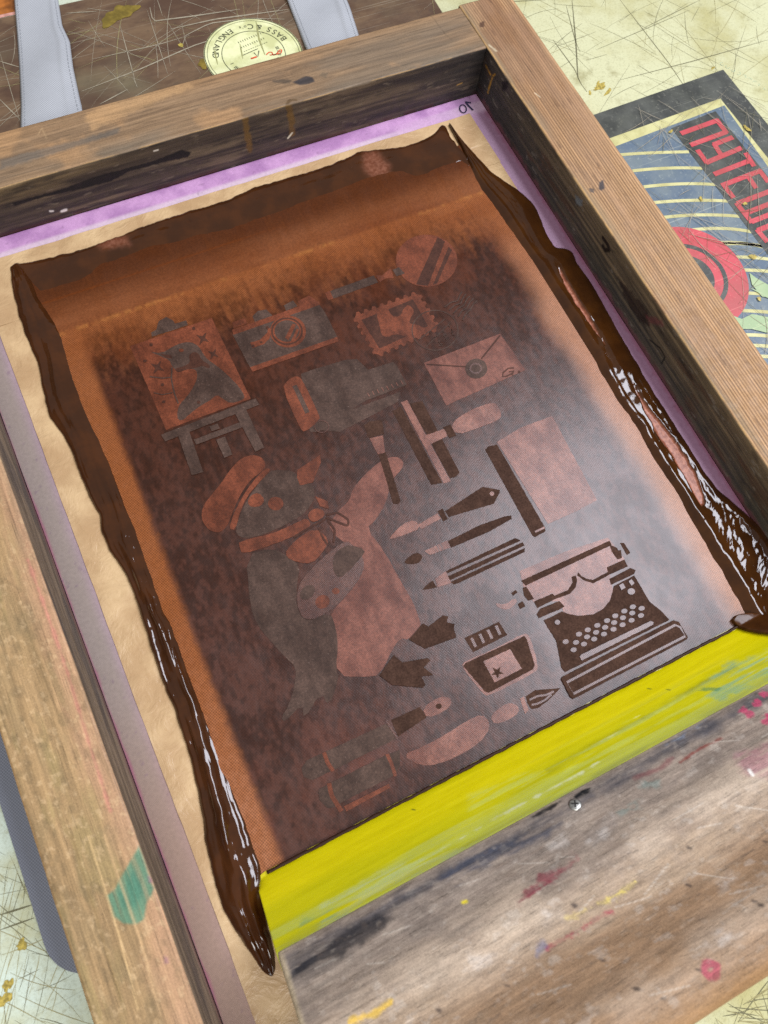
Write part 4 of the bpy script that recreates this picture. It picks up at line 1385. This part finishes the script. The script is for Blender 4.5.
mo.p(BLK, Z9, [(243, 636), (250, 625), (690, 402), (712, 408), (749, 470), (743, 480), (292, 716), (280, 708)])
mo.l(LAV, Z9, [(266, 650), (698, 421), (718, 430), (738, 466), (292, 696)], .0014, True)
mo.done('typewriter_motif')

mo = Motif()       # two markers
mo.p(GRY, Z7, [(46, 512), (66, 482), (135, 450), (385, 335), (425, 395), (170, 522), (90, 560), (55, 547)], 0)
mo.p(BLK, Z7, [(404, 320), (520, 267), (546, 310), (432, 386)])
mo.p(PNK, Z7, [(528, 272), (600, 225), (640, 230), (647, 255), (620, 285), (548, 314)], 1)
mo.e(BLK, Z7, (595, 265), 12, 11)
mo.l(LAV, Z7, [(386, 322), (402, 350), (430, 395)], .0010)
mo.l(RED, Z7, [(136, 450), (150, 490), (172, 524)], .0022)
mo.p(GRY, Z7, [(115, 600), (150, 578), (385, 460), (440, 440), (440, 500), (420, 540), (205, 650), (185, 668), (150, 672), (118, 640)])
mo.l(RED, Z7, [(156, 572), (166, 622), (206, 685)], .0024, sm=1)
mo.l(RED, Z7, [(388, 456), (406, 495), (422, 545)], .0020)
mo.p(RED, Z7, [(215, 665), (395, 575), (402, 590), (225, 686)])
mo.done('marker_motif')

# ================================================================== INK
def m_ink(name, c, c2, rough=.07, fine=.5, spec=.5):
    t = NT(name)
    th = t.attr('thin').outputs['Fac']
    n = t.noise(60, 4, .6); n2 = t.noise(420, 5, .6)
    col = t.mix(t.ramp(n, .35, .7), c, c2)
    film = t.mix(t.ramp(n2, .35, .7), L(132, 74, 52), L(172, 112, 88))
    col = t.mix(th, col, film)
    st = t.noise(1, 4, .6, t.coord((420, 90, 300), (0, 0, .04)))
    nb = t.bump(st, fine * .16, .0010)
    nb = t.bump(n2, fine * .08, .0006, nb)
    return t.out(col, t.ramp(th, 0, 1, rough, .4), spec, nb)


M_ink = m_ink('wet_brown_ink', L(54, 28, 10), L(67, 35, 12))
M_ink2 = m_ink('wet_brown_ink_amber', L(50, 26, 8), L(64, 35, 10))


def sd_poly(X, Y, pts):
    d = seg_dist(X, Y, pts, True)
    return np.where(inside(X, Y, pts), -d, d)


def ridge(name, A, B, n, m, hf, mat, label, z0=.0008, thin=None, edge=.0006, seed=300):
    def soft(q):
        q = resample(q, 260)
        for _ in range(3): q[1:-1] = (q[:-2] + 2 * q[1:-1] + q[2:]) / 4
        return resample(q, n)
    A = soft(A); B = soft(B)
    sA = np.linspace(0, 1, n)
    wobA = (fbm(sA * 60, sA * 0, seed) - .5) * 2 * edge; wobB = (fbm(sA * 60, sA * 0 + 5, seed + 1) - .5) * 2 * edge
    D = B - A; D = D / (np.linalg.norm(D, axis=1)[:, None] + 1e-9)
    A = A + D * wobA[:, None]; B = B + D * wobB[:, None]
    t = .5 - .5 * np.cos(np.linspace(0, np.pi, m)); t = .5 * t + .5 * np.linspace(0, 1, m)
    P = A[:, None] * (1 - t[None, :, None]) + B[:, None] * t[None, :, None]
    S = np.repeat(np.linspace(0, 1, n)[:, None], m, 1); T = np.repeat(t[None, :], n, 0)
    wdt = np.linalg.norm(B - A, axis=1)[:, None] * np.ones((1, m))
    X, Y = P[..., 0], P[..., 1]
    h = hf(S, T, X, Y, wdt)
    th = np.zeros_like(h)
    if thin is not None:
        th = thin(X, Y)
        h = h * (1 - th) + .0009 * th
    e = np.minimum(T, 1 - T)
    z = z0 + h
    z[:, 0] = .0001; z[:, -1] = .0001; z[0, :] = .0004; z[-1, :] = .0004
    co = np.stack([X, Y, z], -1).reshape(-1, 3)
    o = mesh_np(name, co, grid_faces(n, m)[:, ::-1], [mat], None, {'thin': th.ravel()})
    nr = o.data.polygons[len(o.data.polygons) // 2].normal.z
    if nr < 0: o.data.flip_normals()
    tag(o, label, 'ink', 'brown ink left round the design')
    return o


LO = [(11, 268), (12, 285), (15, 300), (19, 316), (24, 332), (32, 350), (39, 365), (42, 385), (46, 405), (51, 420), (66, 440), (74, 457), (80, 475), (87, 492), (96, 510), (99, 514), (101, 530), (110, 552), (120, 565),
      (127, 578), (134, 595), (142, 619), (150, 644), (160, 677), (172, 704), (182, 732), (190, 758), (196, 785), (200, 805), (203, 823), (206, 848), (212, 873), (222, 908), (240, 938), (254, 959), (262, 970), (268, 976), (271, 976)]
LI = [(20, 264), (31, 279), (40, 300), (54, 320), (61, 333), (72, 372), (90, 420), (105, 452), (120, 490), (135, 527), (150, 570), (164, 612), (172, 625), (191, 677), (208, 722), (225, 764), (236, 798), (250, 833), (262, 868), (263, 898), (273, 946), (276, 960), (276, 970), (273, 976)]


def hl(S, T, X, Y, w):
    prof = (np.clip(4 * T * (1 - T), 0, 1)) ** .55 * (.25 + .75 * np.sqrt(np.clip((1 - S) / .05, 0, 1))) * (.5 + .5 * ss(0, .03, S))
    ridge_c = .62 + .12 * np.sin(S * 21) + .1 * (fbm(S * 14, S * 0, 311) - .5)
    crest = np.exp(-((T - ridge_c) / .16) ** 2)
    lip = np.exp(-((T - .10) / .07) ** 2) * ss(.2, .45, S) * .8
    grow = .40 + .75 * ss(.42, .9, S)
    str_ = (fbm(S * 12, T * 4.5 + S * 4, 312, 2) - .5)
    lump = (fbm(S * 60, T * 4, 313, 2) - .5)
    fold = np.abs(fbm(S * 8, T * 4 + 3 * S, 314, 2) - .5)
    fine = (fbm(S * 22, T * 16 + S * 6, 315, 2) - .5) * np.exp(-((T - .72) / .2) ** 2) * ss(.45, .6, S)
    h = .0034 + .0026 * crest * grow + .0008 * lip + .0034 * str_ * (.25 + grow * .8) + .0007 * lump * grow + .0014 * fine + .0014 * (fbm(S * 42, T * 2.5, 316, 2) - .5) * grow
    return np.maximum(h, .0005) * prof


ridge('ink_ridge', pl(LO), pl(LI), 760, 44, hl, M_ink, 'thick glossy brown ink ridge down the left edge of the mesh', seed=320)

RI = [(448, 126), (456, 142), (464, 158), (472, 175), (480, 192), (507, 230), (535, 270), (562, 315), (587, 350), (602, 382), (615, 404), (636, 432), (657, 469), (678, 501), (695, 533), (710, 562), (722, 580), (740, 615), (748, 628), (790, 690)]
RO = [(450, 127), (462, 142), (474, 155), (490, 172), (503, 181), (510, 186), (517, 190), (534, 205), (541, 222), (547, 237), (555, 249), (564, 249), (572, 252), (577, 265), (592, 285), (607, 312), (625, 345), (637, 364), (650, 388), (666, 413), (683, 439), (703, 471),
      (717, 490), (734, 504), (748, 517), (760, 525), (775, 545), (800, 590), (830, 640)]
slit1 = pl([(556, 268), (562, 276), (575, 298), (592, 325), (604, 348), (596, 338), (576, 310), (562, 286)])
slit2 = pl([(628, 380), (636, 394), (647, 410), (660, 425), (672, 440), (684, 458), (694, 476), (702, 496), (704, 505), (699, 509), (691, 496), (680, 475), (668, 455), (656, 438), (642, 412)])


def thin_r(X, Y):
    n = .0006 + (fbm(X * 700, Y * 200, 331) - .5) * .0018
    d = np.minimum(sd_poly(X, Y, slit1), sd_poly(X, Y, slit2))
    return ss(.0007, -.0007, d + n)


def hr(S, T, X, Y, w):
    prof = (np.clip(4 * T * (1 - T), 0, 1)) ** .55
    near = ss(.55, .95, S)
    crest = np.exp(-((T - .20) / .10) ** 2) + .6 * np.exp(-((T - .86) / .08) ** 2) * ss(.3, .5, S)
    str_ = (fbm(S * 11, T * 5 + S * 3, 332, 2) - .5)
    rag = (fbm(S * 150 + T * 9, T * 9, 333, 3) - .5) * ss(-.33, -.39, Y)
    bub = (fbm(S * 60, T * 8, 334, 3) - .5)
    h = .0026 + .0024 * crest * (.5 + near) + .0024 * str_ * (.25 + near) + .0010 * rag * ss(.1, .4, T) + .0006 * bub * (.3 + near) + .0022 * (fbm(S * 34, T * 2, 336, 2) - .5) * ss(.25, .5, S)
    return np.maximum(h, .0004) * prof


ridge('ink_ridge', pl(RI), pl(RO), 760, 56, hr, M_ink2, 'amber brown ink ridge with pink streaks down the right edge of the mesh', thin=thin_r, seed=340)

TO = [(15, 266), (20, 265), (57, 257), (82, 251), (97, 246), (120, 237), (145, 227), (180, 215), (203, 209), (225, 202), (260, 186), (280, 181), (295, 177), (325, 168), (345, 160), (360, 152), (384, 150), (400, 149), (420, 142), (432, 136), (438, 131), (441, 125), (446, 127), (450, 138), (458, 148), (466, 160)]
TI = [(30, 280), (41, 297), (75, 286), (90, 280), (100, 268), (122, 262), (145, 252), (188, 244), (230, 235), (280, 215), (320, 200), (345, 191), (360, 184), (380, 178), (400, 175), (412, 181), (425, 179), (440, 172), (450, 168), (462, 163), (470, 170)]
blobs = [pl([(98, 247), (108, 239), (118, 236), (128, 240), (132, 247), (118, 250), (104, 252)]), pl([(364, 154), (376, 153), (390, 168), (388, 177), (372, 180), (362, 170)])]


def thin_t(X, Y):
    n = (fbm(X * 420, Y * 120, 351) - .5) * .003
    d = np.minimum(sd_poly(X, Y, blobs[0]), sd_poly(X, Y, blobs[1]))
    return ss(.003, -.004, d + n) * .42


def htop(S, T, X, Y, w):
    prof = np.clip(4 * T * (1 - T), 0, 1) ** .5
    return (.0012 + .0012 * np.exp(-((T - .12) / .1) ** 2) + .0008 * (fbm(X * 30, Y * 60, 352) - .5)) * prof


o = ridge('ink_band', pl(TO), pl(TI), 700, 26, htop, M_ink, 'flat dark brown ink band across the far end of the mesh', thin=thin_t, edge=.0011, seed=360, z0=.0012)

def hblob(S, T, X, Y, w):
    return (np.clip(4 * T * (1 - T), 0, 1) ** .5) * (.0012 + .0016 * fbm(X * 160, Y * 160, 371)) * (.15 + .85 * ss(0, .4, S)) + np.clip(-.4312 - Y, 0, .02) * 1.25 + .0004


BU = [(737, 615), (742, 613), (750, 612), (765, 613), (790, 617), (810, 624)]
BL = [(737, 617), (741, 622), (748, 629), (757, 634), (770, 638), (800, 642)]
bo = ridge('ink_smear', pl(BU, .006), pl(BL, .010), 60, 24, hblob, m_ink('drying_brown_ink', L(58, 31, 10), L(74, 41, 13), .3, .5, .3), 'dark ink smear lapping over the far right end of the yellow blade', z0=.0042, edge=.0003, seed=380)

# ================================================================== SQUEEGEE
sq = empty('squeegee', (.21, -.45, .001), label='wooden squeegee with a yellow rubber blade resting on the inked mesh', cat='squeegee')
XL, XR = .0390, .382
PH = math.radians(50)
E0 = np.array([-.4318, .0021])                       # where the blade meets the film (y, z)
dB = np.array([-math.cos(PH), math.sin(PH)]); nB = np.array([math.sin(PH), math.cos(PH)])
LB = .0485
# blade section: front (visible) face then underside
def blade_section():
    th = .0095
    s = []
    rr = .0030
    base = np.array([-.4614, .0385]) - nB * .0010 - dB * LB
    cen = base - nB * rr
    for a in np.linspace(-1.5, 0, 14):
        s.append(cen + (dB * math.sin(a) + nB * math.cos(a)) * rr)
    s.insert(0, cen - dB * rr * .8 - nB * (th - rr))
    for l in np.linspace(.001, LB - .0003, 80):
        s.append(base + dB * l)
    s.append(s[-1] - nB * .004 + dB * .006)
    s.append(s[-1] - nB * (th - .005))
    return np.array(s)


bs = blade_section()
bs[:, 1] = np.maximum(bs[:, 1], .0021)
print('blade front', bs[:, 0].max(), bs[:, 1].min())
nx = 560
XS = np.linspace(XL, XR, nx); m = len(bs)
ll = np.r_[0, np.cumsum(np.linalg.norm(np.diff(bs, axis=0), axis=1))]
Xg = np.repeat(XS, m); Lg = np.tile(ll, nx)
Yg = np.tile(bs[:, 0], nx); Zg = np.tile(bs[:, 1], nx)
# rounded end on the left
er_ = .0065
endk = np.clip((XL + er_ - Xg) / er_, 0, 1)
pull = er_ * (1 - np.sqrt(1 - endk ** 2))
front = ss(ll[14] + .010, ll[14], Lg)
Yg = Yg - pull * front * .62; Zg = Zg + pull * front * .8 * 0
Zg = Zg + (fbm(Xg * 40, Lg * 60, 402) - .5) * .0005
lf0 = ll[14]
n1 = fbm(Xg * 7, Lg * 200, 403, 4); n2 = fbm(Xg * 26, Lg * 90, 404, 4)
c = col2(ss(.1, .9, n1), L(224, 210, 2), L(234, 220, 3))
P = Paint(Xg, Lg - lf0, c)
V = Lg - lf0
P.mix(ss(.012, .028, V + (n2 - .5) * .012) * .6, L(198, 196, 8))
P.mix(ss(.022, .044, V + (n2 - .5) * .02) * .45 * ss(.35, .6, n1), L(156, 166, 30))
P.mix(ss(.008, .0, V) * .3 * ss(.35, .65, n1), L(204, 190, 0))
P.mix((ss(.54, .70, n1) * ss(.014, .03, V)) * .35, L(206, 222, 130))
P.mix(ss(.62, .80, n1) * .25, L(180, 174, 4))


def bw(pts):      # photo pixels -> (x, distance up the blade face)
    out = []
    o3 = np.array([0, *bs[15]]); n3 = np.array([0, *nB])
    for x, y in pts:
        d = ray(x, y); tt = ((o3 - CP) @ n3) / (d @ n3); q = CP + d * tt
        out.append((q[0], (q[1:] - bs[15]) @ dB + ll[15] - lf0))
    return np.array(out)


gr = ss(.35, .6, fbm(Xg * 30, Lg * 420, 405, 4))
P.poly(bw([(545, 768), (600, 738), (650, 712), (700, 682), (735, 664), (738, 668), (690, 694), (640, 722), (590, 750), (548, 774)]), L(146, 146, 20), .0012, .75, .001, grain=.4 + .6 * gr)
P.poly(bw([(470, 795), (540, 768), (610, 735), (690, 690), (768, 650), (790, 650), (768, 662), (690, 708), (600, 756), (530, 790), (470, 820)]), L(214, 224, 110), .003, .5, .003, 120, grain=gr)
P.poly(bw([(320, 905), (380, 870), (440, 850), (470, 846), (420, 880), (360, 915), (320, 930)]), L(196, 208, 150), .002, .55, .003, 150, grain=gr)
P.poly(bw([(305, 918), (340, 905), (338, 916), (300, 930)]), L(110, 158, 120), .002, .5, .003, 150, grain=gr)
P.poly(bw([(700, 690), (730, 662), (768, 655), (800, 640), (800, 670), (768, 676), (720, 700)]), L(128, 176, 150), .0022, .6, .003, 190, grain=.1 + .9 * gr)
P.poly(bw([(696, 690), (708, 686), (722, 687), (718, 691), (700, 691)]), L(60, 132, 90), .001, .6, .002, 260)
P.poly(bw([(744, 668), (768, 660), (768, 668), (750, 674)]), L(206, 226, 214), .001, .7, .002, 260, grain=gr)
P.line(bw([(430, 852), (520, 805), (600, 762)]), .0012, L(228, 232, 196), .0008, .6, .002, 200, grain=gr)
P.line(bw([(560, 760), (612, 735), (640, 715)]), .0006, L(240, 240, 170), .0005, .6, .001, 300, grain=gr)
for px, py in ((649, 688), (668, 689), (413, 809)): P.line(bw([(px - 1, py), (px + 2, py + .6)]), .0008, L(60, 90, 30), .0004, .8)
P.mix(ss(LB - .006, LB - .001, V) * .45 * gr, L(120, 128, 90))
P.mix(ss(.001, -.003, V) * .7, L(128, 112, 10))


def m_rubber():
    t = NT('yellow_urethane')
    c = t.attr('col').outputs['Color']
    n = t.noise(1, 5, .6, t.coord((30, 400, 400)))
    col = t.mix(1.0, c, t.ramp(n, .3, .7, .95, 1.05), 'MULTIPLY')
    m_ = t.out(col, t.ramp(n, .3, .7, .24, .38), .5, t.bump(n, .08, .0003))
    t.b.inputs['Subsurface Weight'].default_value = .25
    t.b.inputs['Subsurface Radius'].default_value = (1, 1, .1)
    t.b.inputs['Subsurface Scale'].default_value = .004
    return m_


bl = mesh_np('blade', np.stack([Xg, Yg, Zg], 1), grid_faces(nx, m), [m_rubber()], sq, {'col': P.c})
bm = bmesh.new(); bm.from_mesh(bl.data); bm.verts.ensure_lookup_table()
bm.faces.new([bm.verts[i] for i in range(m)]); bm.faces.new([bm.verts[i] for i in range((nx - 1) * m, nx * m)])
bmesh.ops.recalc_face_normals(bm, faces=bm.faces); bm.to_mesh(bl.data); bm.free()

shadow_x = np.linspace(XL + .006, .3575, 300)  # added dark strip standing in for the shadow line under the blade edge
shadow_line = ridge('shadow_strip', np.stack([shadow_x, -.4302 + 0 * shadow_x], 1), np.stack([shadow_x, -.4322 + 0 * shadow_x], 1), 300, 8,
             lambda S, T, X, Y, w: np.clip(4 * T * (1 - T), 0, 1) ** .5 * (.0006 + .0004 * fbm(X * 90, Y, 391)), mat_plain('shadow_dark', L(48, 26, 12), .5, .2), 'x', z0=ZF + .0012, edge=.0004, seed=392)
for k_ in ('label', 'category', 'group'): del shadow_line[k_]
shadow_line.parent = sq; shadow_line.matrix_parent_inverse = Matrix.Translation(sq.location).inverted()

# handle: closed section, visible face first
AH = math.radians(31)
dH = np.array([-math.cos(AH), math.sin(AH)]); nH = np.array([math.sin(AH), math.cos(AH)])
J = E0 + dB * LB + nB * .0022
J = np.array([-.4614, .0385])
LH = .1055


def prof(l):      # height of the face above the straight line from edge to edge
    return .0008 * ss(0, .004, l) - .0034 * np.exp(-((l - .060) / .017) ** 2) + .0030 * np.exp(-((l - .036) / .014) ** 2) + .0024 * np.exp(-((l - .088) / .012) ** 2)


sec = [J - nH * .006, J - nH * .0014]
lv = np.r_[np.linspace(0.0007, LH - .006, 150)]
sec += [J + dH * l + nH * prof(l) for l in lv]
cen = J + dH * (LH - .006) - nH * .006 + nH * prof(LH - .006)
for a in np.linspace(0, 1.9, 14)[1:]:
    sec.append(cen + (nH * math.cos(a) + dH * math.sin(a)) * .006)
sec.append(J + dH * (LH - .012) - nH * .024)
sec.append(J + dH * .03 - nH * .030)
sec.append(J + dH * .004 - nH * .018)
sec = np.array(sec); m = len(sec)
HX0, HX1 = XL + .0002, XR + .001
nx = 620
XS = np.linspace(HX0, HX1, nx)
ll = np.r_[0, np.cumsum(np.linalg.norm(np.diff(sec, axis=0), axis=1))]
l0 = ll[1]
Xg = np.repeat(XS, m); V = np.tile(ll, nx) - l0
Yg = np.tile(sec[:, 0], nx); Zg = np.tile(sec[:, 1], nx)
ek = np.clip((HX0 + .003 - Xg) / .003, 0, 1)
drop = .003 * (1 - np.sqrt(1 - ek ** 2)) * ((V > 0) & (V < .11))
Yg = Yg - drop * nH[0]; Zg = Zg - drop * nH[1]
Zg = Zg + (fbm(Xg * 30, V * 60, 411) - .5) * .0008
g = fbm(Xg * 14, V * 200, 412, 4) * .5 + fbm(Xg * 120, V * 500, 418, 3) * .5; g2 = fbm(Xg * 22, V * 60, 413, 4); g3 = fbm(Xg * 160, V * 260, 414, 4); g4 = fbm(Xg * 60, V * 120, 415, 4)
c = col2(ss(.2, .8, g), L(148, 126, 104), L(168, 146, 122))
P = Paint(Xg, V, c)
P.mix(ss(.40, .75, g2) * .35, L(186, 168, 148))
P.mix(ss(.052, .075, V + (g2 - .5) * .02) * .45, L(158, 116, 76))
P.mix(ss(.05, .02, V + (g2 - .5) * .03) * .5, L(138, 130, 126))
P.mix(ss(.50, .66, g4) * ss(.07, .02, V) * .35, L(104, 94, 88))
bulge_light = np.exp(-((V - .040 + .02 * (Xg - .2)) / .009) ** 2) * .5 + np.exp(-((V - .088) / .008) ** 2) * .4  # paler bands on the bulges: light from the curvature painted in
P.mix(bulge_light * ss(.2, .6, g2), L(196, 178, 158))
P.mix(np.exp(-((V - .066) / .010) ** 2) * .45 * ss(.25, .6, g2), L(136, 104, 74))  # darker band in the waist, its shading painted in
P.mix(ss(.66, .80, g3) * .28, L(200, 190, 178))
P.mix(ss(.66, .80, fbm(Xg * 60, V * 420, 416)) * .3, L(110, 90, 74))


def hw(pts):
    out = []
    o3 = np.array([0, *(J + nH * .0005)]); n3 = np.array([0, *nH])
    for x, y in pts:
        d = ray(x, y); tt = ((o3 - CP) @ n3) / (d @ n3); q = CP + d * tt
        out.append((q[0], (q[1:] - J) @ dH + .0014))
    return np.array(out)


gr = ss(.32, .58, fbm(Xg * 40, V * 380, 417, 4)); gr2 = ss(.4, .62, g3)
NAVY = L(46, 50, 62)
P.poly(hw([(284, 956), (320, 938), (380, 905), (440, 870), (500, 838), (560, 808), (600, 780), (660, 744), (720, 714), (790, 676), (790, 690), (740, 718), (680, 750), (620, 786), (560, 822), (480, 862), (400, 905), (340, 942), (300, 978), (285, 985)]), NAVY, .004, .8, .004, 90, grain=.6 + .4 * gr)
P.poly(hw([(288, 962), (330, 936), (380, 914), (400, 916), (360, 946), (310, 975), (290, 985)]), L(30, 30, 36), .002, .8, .003, 140, grain=.4 + .6 * gr)
P.poly(hw([(430, 880), (470, 852), (520, 836), (560, 822), (550, 838), (500, 858), (450, 886)]), L(58, 64, 80), .002, .7, .003, 140, grain=gr)
P.line(hw([(640, 745), (680, 732), (700, 718)]), .0035, L(132, 158, 190), .002, .6, .003, 200, grain=gr)
P.poly(hw([(572, 797), (580, 790), (590, 787), (588, 793), (576, 798)]), L(14, 14, 18), .0005, 1, .0005)
P.poly(hw([(532, 816), (545, 806), (560, 800), (556, 806), (540, 814)]), L(20, 20, 26), .0007, .9, .001)
P.line(hw([(520, 903), (530, 892), (545, 880), (560, 874), (575, 858)]), .0030, L(128, 56, 66), .0014, .75, .0040, 260, 5, grain=.1 + .9 * gr2)
P.line(hw([(522, 902), (536, 893), (556, 880)]), .0014, L(128, 52, 64), .0006, .8, .0012, 300)
P.line(hw([(548, 948), (570, 934), (592, 922), (612, 910)]), .0014, L(150, 58, 70), .0008, .9, .0022, 300, 6, grain=.3 + .7 * gr2)
P.line(hw([(568, 918), (585, 910), (600, 904), (618, 894), (636, 882)]), .0020, L(222, 200, 104), .0008, .9, .0022, 300, 7, grain=.3 + .7 * gr2)
P.line(hw([(463, 903), (466, 902)]), .0016, L(232, 212, 60), .0006, 1)
P.line(hw([(352, 1022), (372, 1014), (392, 1004)]), .0026, L(214, 176, 70), .0008, .85, .0018, 300)
P.line(hw([(680, 762), (700, 748), (722, 738)]), .0014, L(120, 52, 44), .0006, .85, .0008, 300)
P.line(hw([(634, 778), (660, 768), (672, 758)]), .0022, L(110, 50, 56), .001, .6, .001, 300)
P.line(hw([(645, 786), (656, 782)]), .005, L(112, 142, 136), .002, .4, .003, 300, grain=gr2)
P.line(hw([(620, 812), (636, 806)]), .004, L(112, 142, 136), .002, .4, .003, 300, grain=gr2)
for px, py, w_ in ((742, 711, .003), (755, 704, .0045), (762, 694, .004), (765, 722, .0045), (768, 716, .003), (748, 715, .003), (773, 690, .005)):
    P.line(hw([(px, py), (px + 2, py - 1)]), w_, L(178, 62, 96), .0008, .85, .0022, 400, px)
P.poly(hw([(735, 760), (760, 745), (790, 740), (790, 770), (760, 778), (740, 775)]), L(156, 96, 112), .003, .6, .004, 120, grain=.3 + .7 * gr)
a_ = np.linspace(0, 2 * np.pi, 16, endpoint=False)
P.line(hw([(712 + 7 * math.cos(t), 974 + 6.6 * math.sin(t)) for t in a_]), .0030, L(172, 66, 92), .0007, .8, .001, 300, closed=True)
for px, py in ((638, 994), (665, 1003), (604, 961), (762, 910), (690, 884), (700, 975), (756, 905), (690, 848), (768, 840), (574, 906), (460, 880), (438, 1010), (508, 985)):
    P.line(hw([(px - 1.5, py - .5), (px + 1.5, py)]), .0012, L(58, 48, 46), .0007, .8, .0008, 300, px)
for px, py in ((595, 838), (610, 824), (557, 845), (720, 945), (725, 880), (480, 960), (555, 918)):
    P.line(hw([(px - 4, py + 2), (px + 4, py - 3)]), .005, L(206, 198, 190), .0025, .45, .004, 200, px, grain=.2+.8*gr2)
P.line(hw([(540, 950), (543, 946)]), .0036, L(96, 104, 136), .0014, .6, .002, 260)
P.line(hw([(748, 773), (751, 777)]), .0018, L(236, 232, 224), .0005, .9)
P.mix(ss(.62, .76, fbm(Xg * 300, V * 620, 431, 3)) * .22, L(104, 88, 76))
P.mix(ss(.62, .80, fbm(Xg * 220, V * 520, 432, 3)) * .14, L(200, 186, 168))
for i_ in range(46):
    r_ = random.Random(i_)
    x_, v_ = r_.uniform(XL + .01, XR), r_.uniform(.006, .10); l_, a_s = r_.uniform(.003, .02), r_.gauss(.1, .35)
    P.line(np.array([(x_, v_), (x_ + l_ * math.cos(a_s), v_ + l_ * math.sin(a_s))]), .0004, L(210, 200, 186) if i_ % 3 else L(70, 60, 56), .0004, .55)
# worn pale arrises
P.mix(ss(.0034, .0012, V + (g4 - .5) * .002) * (V > -.002) * .85, L(176, 160, 132))
P.mix(ss(HX0 + .0042, HX0 + .0014, Xg + (g4 - .5) * .003) * .85, L(196, 178, 148))
P.mix(ss(LH - .010, LH + .002, V) * .55, L(150, 110, 62))
M_hand = mat_painted_wood('worn_handle_wood', (50, 420, 420), .6, .3, .25)
hd = mesh_np('handle', np.stack([Xg, Yg, Zg], 1), grid_faces(nx, m, True), [M_hand], sq, {'col': P.c})
bm = bmesh.new(); bm.from_mesh(hd.data); bm.verts.ensure_lookup_table()
bm.faces.new([bm.verts[i] for i in range(m)]); bm.faces.new([bm.verts[i] for i in range((nx - 1) * m, nx * m)])
bmesh.ops.recalc_face_normals(bm, faces=bm.faces); bm.to_mesh(hd.data); bm.free()

# cross-head screw in the handle
t = NT('screw_steel')
t.b.inputs['Metallic'].default_value = .9
M_steel = t.out(t.mix(t.ramp(t.noise(900, 3), .3, .7), L(150, 150, 146), L(196, 196, 190)), .38)
M_slot = mat_plain('screw_slot', L(40, 38, 36), .6, .3)
sc_uv = hw([(575, 805)])[0]
l_ = sc_uv[1] - .0014
cy = J + dH * l_ + nH * (prof(l_) + .0002)
Rm = np.array([[1, 0, 0], [0, dH[0], dH[1]], [0, nH[0], nH[1]]])
bm = bmesh.new()
bmesh.ops.create_uvsphere(bm, u_segments=28, v_segments=12, radius=.0032)
for v in bm.verts: v.co.z *= .34
for v in bm.verts: v.co = Vector((sc_uv[0], cy[0], cy[1])) + Vector(Rm.T @ np.array(v.co))
for fce in bm.faces: fce.smooth = True
me = bpy.data.meshes.new('screw'); bm.to_mesh(me); bm.free()
screw = link('screw', me, M_steel, hd)
bm = bmesh.new()
for an_ in (.5, .5 + math.pi / 2):
    r_ = bmesh.ops.create_cube(bm, size=1, matrix=Matrix.Translation((0, 0, .00098 + .00002 * an_)) @ Matrix.Rotation(an_, 4, 'Z') @ Matrix.Diagonal((.0036, .0007, .0004, 1)))
for v in bm.verts: v.co = Vector((sc_uv[0], cy[0], cy[1])) + Vector(Rm.T @ np.array(v.co))
me = bpy.data.meshes.new('screw_recess'); bm.to_mesh(me); bm.free()
link('screw_recess', me, M_slot, hd)

# ================================================================== LIGHT
def area(name, loc, target, sx, sy, power, col=(1, 1, 1)):
    d = bpy.data.lights.new(name, 'AREA'); d.shape = 'RECTANGLE'; d.size = sx; d.size_y = sy; d.energy = power; d.color = col
    o = bpy.data.objects.new(name, d); COL.objects.link(o); o.location = loc
    o.rotation_euler = (Vector(target) - Vector(loc)).to_track_quat('-Z', 'Y').to_euler()
    return o


area('window_light', (1.13, -.24, 1.58), (.28, -.33, 0), .80, .90, 36, (.91, .935, 1.04))
area('fill_light', (-.35, -1.75, 1.7), (.2, -.2, 0), 1.2, .6, 36, (1.0, .985, .96))  # added fill from the near side, kept clear of the film's reflections
w = bpy.data.worlds.new('World'); SC.world = w; w.use_nodes = True
bg = w.node_tree.nodes['Background']
bg.inputs[0].default_value = (1.0, .98, .95, 1); bg.inputs[1].default_value = .32

# ================================================================== CAMERA
cd = bpy.data.cameras.new('camera'); cam = bpy.data.objects.new('camera', cd); COL.objects.link(cam)
cd.sensor_fit = 'VERTICAL'; cd.sensor_height = 24; cd.lens = 24 * FP / 1024
cd.clip_start = .01; cd.clip_end = 50
m3 = Matrix(RM.T.tolist()) @ Matrix.Diagonal((1, -1, -1))
cam.matrix_world = Matrix.Translation(CP.tolist()) @ m3.to_4x4()
cd.dof.use_dof = True; cd.dof.focus_distance = .50; cd.dof.aperture_fstop = 9.0
SC.camera = cam
SC.cycles.use_denoising = False
SC.view_settings.view_transform = 'Standard'; SC.view_settings.look = 'None'
SC.view_settings.exposure = 0; SC.view_settings.gamma = 1
SC.render.resolution_x = 768; SC.render.resolution_y = 1024
